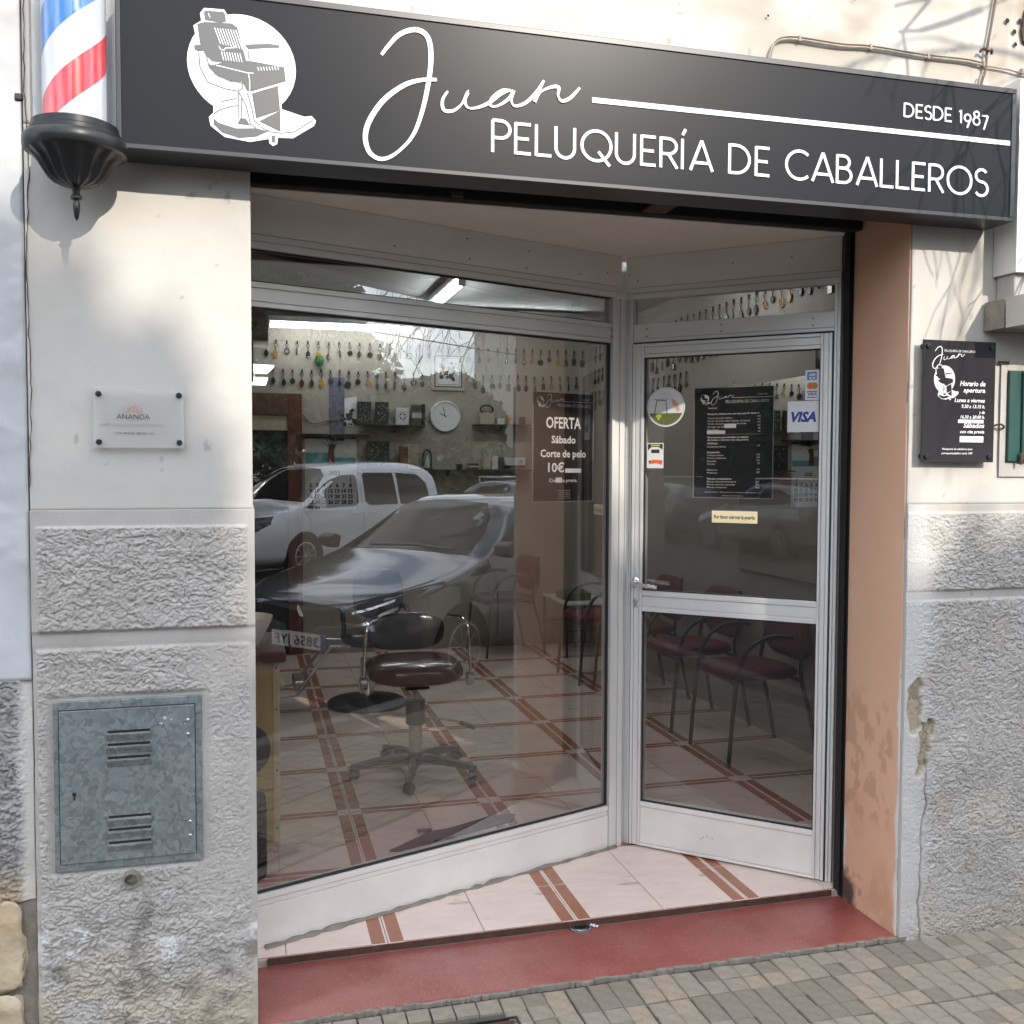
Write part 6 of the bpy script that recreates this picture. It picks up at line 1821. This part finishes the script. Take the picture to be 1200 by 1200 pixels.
def van():
    c = thing('parked_van', 'white small passenger van parked across the street, mirrored at the left of the window', 'van')
    S = [
     (.88, [(0, .26), (.35, .26), (.52, .32), (.62, .45), (.62, .60), (.54, .72), (.40, .80), (.2, .83), (0, .84)], None),
     (.78, [(0, .22), (.50, .22), (.72, .30), (.78, .45), (.78, .64), (.72, .80), (.55, .90), (.28, .925), (0, .935)], None),
     (.50, [(0, .22), (.64, .22), (.84, .30), (.88, .48), (.88, .74), (.82, .92), (.66, .99), (.34, 1.02), (0, 1.03)], None),
     (.10, [(0, .22), (.68, .22), (.88, .32), (.905, .50), (.90, .86), (.85, 1.03), (.72, 1.07), (.36, 1.11), (0, 1.12)], None),
     (-.15, [(0, .22), (.70, .22), (.89, .32), (.905, .55), (.90, .92), (.86, 1.08), (.78, 1.15), (.40, 1.23), (0, 1.245)], None),
     (-.62, [(0, .22), (.70, .22), (.89, .32), (.905, .58), (.90, .96), (.86, 1.12), (.79, 1.42), (.46, 1.555), (0, 1.58)], None),
     (-1.05, [(0, .22), (.70, .22), (.89, .32), (.905, .58), (.90, .98), (.865, 1.14), (.77, 1.58), (.50, 1.72), (0, 1.75)], None),
     (-2.0, [(0, .22), (.70, .22), (.89, .32), (.905, .60), (.90, 1.0), (.865, 1.16), (.75, 1.62), (.48, 1.77), (0, 1.80)], None),
     (-3.0, [(0, .24), (.70, .24), (.89, .34), (.905, .62), (.90, 1.0), (.865, 1.16), (.74, 1.60), (.48, 1.75), (0, 1.78)], None),
     (-3.36, [(0, .28), (.68, .28), (.86, .38), (.89, .64), (.88, 1.0), (.84, 1.16), (.71, 1.54), (.45, 1.67), (0, 1.70)], None),
     (-3.47, [(0, .34), (.60, .34), (.76, .44), (.80, .66), (.79, 1.0), (.75, 1.14), (.62, 1.44), (.38, 1.55), (0, 1.57)], None)]
    vs, fs = car_body(S)
    mb = MB(); mb.add(vs, fs)
    body = mb.build('body', M['car_white'], c)
    body.data.polygons.foreach_set('use_smooth', [len(p.vertices) == 4 for p in body.data.polygons])
    tree = BVHTree.FromPolygons(vs, fs)
    D = lambda *a, **k: decal(*a, tree=tree, parent=c, **k)
    D('windscreen', [(-.74, 1.15), (0, 1.19), (.74, 1.15), (.70, 1.40), (.62, 1.56), (.45, 1.66), (0, 1.69), (-.45, 1.66), (-.62, 1.56), (-.70, 1.40)], 'front', 1, m_='car_glass', off=.005)
    for s in (-1, 1):
        D('side_window', [(-.02, 1.06), (-.20, 1.14), (-.42, 1.33), (-.66, 1.48), (-.92, 1.56), (-1.20, 1.57), (-1.24, 1.52), (-1.24, 1.13), (-1.15, 1.07), (-.6, 1.05)], 'side', s, m_='car_glass', off=.006)
        D('side_window', [(-1.40, 1.13), (-1.40, 1.56), (-1.46, 1.60), (-2.18, 1.60), (-2.20, 1.07), (-1.50, 1.07)], 'side', s, m_='car_glass', off=.006)
        D('side_window', [(-2.27, 1.07), (-2.27, 1.60), (-2.85, 1.57), (-3.05, 1.42), (-3.10, 1.10), (-3.0, 1.07)], 'side', s, m_='car_glass', off=.006)
        D('door_seam', stripd([(-.10, .35), (-.12, .9), (0, 1.04)], .010), 'side', s, m_='car_black', off=.003)
        D('door_seam', stripd([(-1.32, .33), (-1.32, 1.60)], .010), 'side', s, m_='car_black', off=.003)
        D('wheel_arch', [(.385 * math.cos(R(a)), max(.23, .33 + .385 * math.sin(R(a)))) for a in range(-30, 211, 15)], 'side', s, m_='car_black', off=.004)
        D('wheel_arch', [(-2.73 + .385 * math.cos(R(a)), max(.25, .33 + .385 * math.sin(R(a)))) for a in range(-30, 211, 15)], 'side', s, m_='car_black', off=.004)
        D('headlight', [(s * a, b) for a, b in [(.44, .74), (.46, .86), (.60, .93), (.78, .95), (.82, .84), (.74, .74), (.58, .70)]], 'front', 1, m_='lens', off=.006)
        MB().box(-1.20, -1.02, s * .905 - .014, s * .905 + .014, .93, .965).build('door_handle', M['car_white'], c, bevel=.01)
        MB().box(-1.62, -1.44, s * .905 - .014, s * .905 + .014, .93, .965).build('door_handle', M['car_white'], c, bevel=.01)
        MB().prism([(-.30, 1.06), (-.18, 1.08), (-.18, 1.26), (-.27, 1.28)], s * .92, s * 1.08, plane='xz').build('wing_mirror', M['car_white'], c, bevel=.03, seg=3)
        D('bumper', [(s * a, b) for a, b in [(.30, .28), (.30, .48), (.60, .55), (.72, .52), (.70, .30)]], 'front', 1, m_='car_black', off=.005)
        wheel(c, 0, s * .825, .335); wheel(c, -2.73, s * .825, .335)
    D('grille', [(-.30, .30), (-.36, .56), (-.30, .64), (.30, .64), (.36, .56), (.30, .30)], 'front', 1, m_='car_black', off=.006)
    MB().tube([(-1.1, 0, 1.76), (-1.32, 0, 1.96)], .006, 6).build('aerial', M['car_black'], c)
    return c
vn = van()
vn.location = (8.32, -9.10, -.115); vn.rotation_euler = (0, 0, R(178.6))

G3 = 'cars parked along the far side of the street'
c2_ = hatchback('car_grey', 'grey hatchback with roof bars parked behind the white van across the street', G3)
for x_ in (-1.35, -2.2): MB().tube([(x_, -.62, 1.50), (x_, .62, 1.50)], .018, 8).tube([(x_, -.60, 1.38), (x_, -.60, 1.50)], .015, 6).tube([(x_, .60, 1.38), (x_, .60, 1.50)], .015, 6).build('roof_bar', M['chrome'], c2_)
c2_.location = (13.3, -9.0, -.115); c2_.rotation_euler = (0, 0, R(180))
c3_ = copy_tree(c2_); c3_['label'] = 'grey hatchback parked across the street to the left, mirrored in the door glass'
c3_.location = (-13.0, -8.9, -.115); c3_.rotation_euler = (0, 0, R(181))
c3_['label'] = 'second grey hatchback parked across the street, front wheel mirrored in the door glass'
c4_ = copy_tree(c2_); c4_['label'] = 'grey hatchback parked farthest along the far kerb, its rear mirrored in the door glass'
c4_.location = (-17.9, -8.8, -.115); c4_.rotation_euler = (0, 0, R(180))

# --- houses across the street
def house(label, x0, x1, y0, y1, h, m_, floors, nwin, roofm=True, balcony=False):
    t = thing('house', label, 'house', ((x0 + x1) / 2, y0, -.15)); w = (x1 - x0) / 2; d = y0 - y1
    MB().box(-w, w, -d, 0, 0, h).build('wall', M[m_], t)
    if roofm:
        rf = MB(); rf.add([(-w - .3, .35, h + .002), (w + .3, .35, h + .002), (w + .3, -d - .3, h + .002), (-w - .3, -d - .3, h + .002), (-w - .3, -d / 2, h + 1.1), (w + .3, -d / 2, h + 1.1)],
               [(0, 1, 5, 4), (3, 4, 5, 2), (0, 4, 3), (1, 2, 5), (0, 3, 2, 1)])
        rf.build('roof', M['roof'], t)
    else:
        MB().box(-w - .1, w + .1, -d - .1, .12, h + .002, h + .25).build('roof', M[m_], t)
    fh = h / floors
    for f in range(floors):
        for i in range(nwin):
            cx_ = -w + (i + .5) * 2 * w / nwin; z = f * fh + fh * .35
            wn_ = MB().box(cx_ - .55, cx_ + .55, .002, .05, z, z + fh * .42).build('window', M['paper'], t)
            MB().box(cx_ - .47, cx_ - .02, .051, .06, z + .08, z + fh * .42 - .08).box(cx_ + .02, cx_ + .47, .051, .06, z + .08, z + fh * .42 - .08).build('pane', M['win_dark'], wn_)
            if balcony and f > 0:
                MB().box(cx_ - .9, cx_ + .9, .06, .85, z - .35, z - .22).box(cx_ - .9, cx_ + .9, .82, .85, z - .219, z + .55).build('balcony', M['paper'], t)
    return t
G4 = 'houses across the street'
house('tall pale apartment house with balconies right of the trees across the street', 37.6, 52, -20, -27, 13.5, 'build_a', 4, 5, False, True)
house('low white house with a flat roof far behind the trees', 57, 82, -46, -56, 8.6, 'build_a', 2, 7, False)
house('long grey house with clay roof directly opposite the shop', -9, 8.5, -24, -34, 5.6, 'build_b', 2, 6)
house('pale two storey house to the left across the street', -34, -14, -24, -34, 6.5, 'build_a', 2, 6)
house('tall grey house at the far left end of the street', -60, -40, -14, -26, 11, 'build_b', 3, 6, False)

# --- trees
def tree(name, label, x, y, trunk_h, crown, seed, leaf_n=9000, leaf=.13, mleaf='leaf', group=None, trunk_r=.17, z0=-.02):
    """crown: list of ellipsoids (dx, dy, z, rx, ry, rz); leaves crowd the outer shell"""
    q = np.random.RandomState(seed)
    t = thing(name, label, 'tree', (x, y, z0), 0, group)
    mb = MB()
    mb.tube(bezier_smooth([(0, 0, 0), (.05, .03, trunk_h * .5), (-.04, .05, trunk_h)], 4), [trunk_r * (1.15 - .45 * i / 8) for i in range(9)], 9)
    for c in crown:
        mb.tube(bezier_smooth([(-.04, .05, trunk_h - .3), (c[0] * .45, c[1] * .45, (trunk_h + c[2]) / 2), (c[0] * .8, c[1] * .8, c[2])], 3), [trunk_r * .5, trunk_r * .42, trunk_r * .36, trunk_r * .3, trunk_r * .22, trunk_r * .14, .02], 6)
    mb.build('trunk', M['bark'], t, smooth=True)
    vol = np.array([c[3] * c[4] * c[5] for c in crown]) ** .67; vol /= vol.sum()
    pick = q.choice(len(crown), leaf_n, p=vol)
    Cc = np.array(crown)[pick]
    d = q.normal(size=(leaf_n, 3)); d /= np.linalg.norm(d, axis=1)[:, None]
    lump = .80 + .30 * fbm(d[:, 0] * 3 + pick * 7, d[:, 1] * 3 + d[:, 2] * 3 + pick, 3, seed)
    rad = (1 - np.abs(q.normal(size=leaf_n)) * .16) * lump
    P = Cc[:, :3] + d * Cc[:, 3:6] * rad[:, None]
    a = q.normal(size=(leaf_n, 3)); a /= np.linalg.norm(a, axis=1)[:, None]
    b = np.cross(a, q.normal(size=(leaf_n, 3))); b /= np.linalg.norm(b, axis=1)[:, None]
    s = (leaf * q.uniform(.6, 1.4, leaf_n))[:, None]
    V = np.stack([P - a * s, P + b * s * .55, P + a * s, P - b * s * .55], 1).reshape(-1, 3)
    me = bpy.data.meshes.new('crown')
    me.vertices.add(len(V)); me.vertices.foreach_set('co', V.astype(np.float32).ravel())
    me.loops.add(leaf_n * 4); me.loops.foreach_set('vertex_index', np.arange(leaf_n * 4, dtype=np.int32))
    me.polygons.add(leaf_n); me.polygons.foreach_set('loop_start', np.arange(leaf_n, dtype=np.int32) * 4)
    me.polygons.foreach_set('loop_total', np.full(leaf_n, 4, np.int32))
    me.update(calc_edges=True); me.materials.append(M[mleaf])
    o = bpy.data.objects.new('crown', me); COL.objects.link(o); adopt(o, t)
    return t
G5 = 'dark evergreen trees across the street'
def blob(cx, cz, r, n, seed, squash=.8, dy=1.0):
    q = random.Random(seed)
    out = [(cx, 0, cz, r * .72, r * .72, r * squash * .72)]
    for i in range(n):
        a = 2 * math.pi * i / n + q.uniform(-.3, .3)
        out.append((cx + math.cos(a) * r * .55, q.uniform(-.6, .6) * dy, cz + math.sin(a) * r * squash * .5, r * .48, r * .5, r * .42))
    return out
tree('evergreen_tree', 'broad dark evergreen whose crown fills the left of the window reflection', 15.4, -16.5, 2.2, blob(0, 4.4, 3.4, 9, 1, .95), 31, 16000, .14, group=G5)
tree('evergreen_tree', 'lower rounded evergreen between the big tree and the apartment house', 20.5, -17, 1.2, blob(0, 2.3, 2.0, 8, 2, .95), 32, 12000, .12, group=G5)
tree('evergreen_tree', 'dome shaped evergreen just left of the apartment house', 22.9, -17, 1.3, blob(0, 2.5, 2.5, 9, 3, .95), 33, 14000, .12, group=G5)
tree('evergreen_tree', 'dark evergreen behind the parked cars mirrored in the door glass', -20, -14.5, 2.5, blob(0, 4.6, 4.2, 10, 5, 1.0), 35, 15000, .16, group=G5)
tree('evergreen_tree', 'second dark evergreen mirrored at the left of the door glass', -28, -14, 2.5, blob(0, 4.6, 4.6, 10, 6, 1.0), 36, 15000, .17, group=G5)
tree('evergreen_tree', 'dark evergreen mirrored at the right edge of the door glass', -13.5, -14.5, 2.3, blob(0, 4.2, 3.7, 10, 7, 1.0), 37, 14000, .15, group=G5)
# unseen tree, its crown lumps shaped to shade the lower shop front
tree('shade_tree', 'large unseen evergreen added opposite the shop to shade the lower shop front', 5.3, -12.2, 2.6,
     [(0, 0, 5.6, 2.4, 1.6, 2.0), (-2.3, 0, 5.2, 2.2, 1.5, 2.0), (2.2, 0, 5.0, 2.3, 1.5, 1.9), (-2.35, .4, 7.4, 1.15, 1.3, 1.75), (-3.3, .2, 7.6, 1.3, 1.2, 1.8), (-.1, .3, 7.2, 1.2, 1.2, 1.7), (1.2, .3, 6.9, 1.1, 1.3, 1.2), (-3.9, .2, 6.0, 1.7, 1.2, 1.8), (3.9, .2, 4.6, 1.6, 1.2, 1.6), (0, 0, 3.8, 3.4, 1.4, 1.3), (-3.4, .1, 4.0, 1.8, 1.3, 1.4)], 40, 30000, .15)
# bare street tree whose twigs hang into the reflection
bt = thing('bare_tree', 'leafless pavement tree with thin drooping twigs to the right of the shop', 'tree', (4.5, -.95, -.02))
q = random.Random(77)
mb = MB(); mb.tube(bezier_smooth([(0, 0, 0), (.06, -.05, 1.4), (-.04, .05, 2.8), (.08, 0, 4.2)], 5), [.085 - .0035 * i for i in range(16)], 9)
mb.build('trunk', M['bark'], bt, smooth=True)
def twig(mb, p, d, L, r, depth):
    pts = [p]; n_ = 7
    for i in range(n_):
        d = (d + Vector((q.uniform(-.28, .28), q.uniform(-.28, .28), q.uniform(-.34, .10)))).normalized()
        p = p + d * L / n_
        if p.z < 2.17 or p.x < -2.2:
            if i == 0: return
            break
        pts.append(p.copy())
        if depth > 0 and i > 0 and q.random() < .7:
            dd = (d + Vector((q.uniform(-.9, .9), q.uniform(-.9, .9), q.uniform(-.7, .3)))).normalized()
            twig(mb, p, dd, L * .55, r * .55, depth - 1)
    mb.tube(pts, [max(.0022, r * (1 - .12 * i)) for i in range(len(pts))], 4)
for i in range(10):
    mb = MB(); a = math.pi + (i - 4.5) * .42
    twig(mb, Vector((0, 0, 3.1 + q.uniform(-.2, 1.0))), Vector((math.cos(a), math.sin(a) * .8, .30)), 1.9, .020, 3)
    mb.build('branch', M['bark'], bt)
ov = thing('overhead_wires', 'thin overhead cables crossing the street high above the cars', 'cable')
for z_, y_ in ((6.3, -13), (5.6, -13.2), (5.1, -13.3)):
    MB().tube([(x_, y_ + .02 * x_, z_ - .35 * math.sin(math.pi * (x_ + 40) / 100)) for x_ in range(-40, 61, 10)], .018, 5).build('wire', M['black'], ov)
up = thing('utility_pole', 'grey utility pole carrying the overhead cables', 'pole', (27.5, -12.6, 0))
MB().lathe([(.14, -.15), (.09, 8.4), (.02, 8.42)], (0, 0, 0), 12).build('pole', M['kerb'], up, smooth=True)
hd = thing('clipped_hedge', 'long dark hedge on the far pavement behind the parked cars', 'hedge', (0, -13.9, 0))
q2 = np.random.RandomState(5); nL = 26000
P3 = np.stack([q2.uniform(-40, 34, nL), q2.normal(0, .35, nL), np.abs(q2.uniform(0, 1, nL)) ** .8 * 2.0], 1)
P3[:, 2] *= .85 + .3 * fbm(P3[:, 0] * .8, P3[:, 0] * 0, 3, 4)
V = (P3[:, None, :] + q2.normal(0, .10, (nL, 3, 3))).reshape(-1, 3)
me = bpy.data.meshes.new('foliage'); me.from_pydata([tuple(v) for v in V], [], [(3 * i, 3 * i + 1, 3 * i + 2) for i in range(nL)]); me.materials.append(M['leaf'])
o = bpy.data.objects.new('foliage', me); COL.objects.link(o); adopt(o, hd)
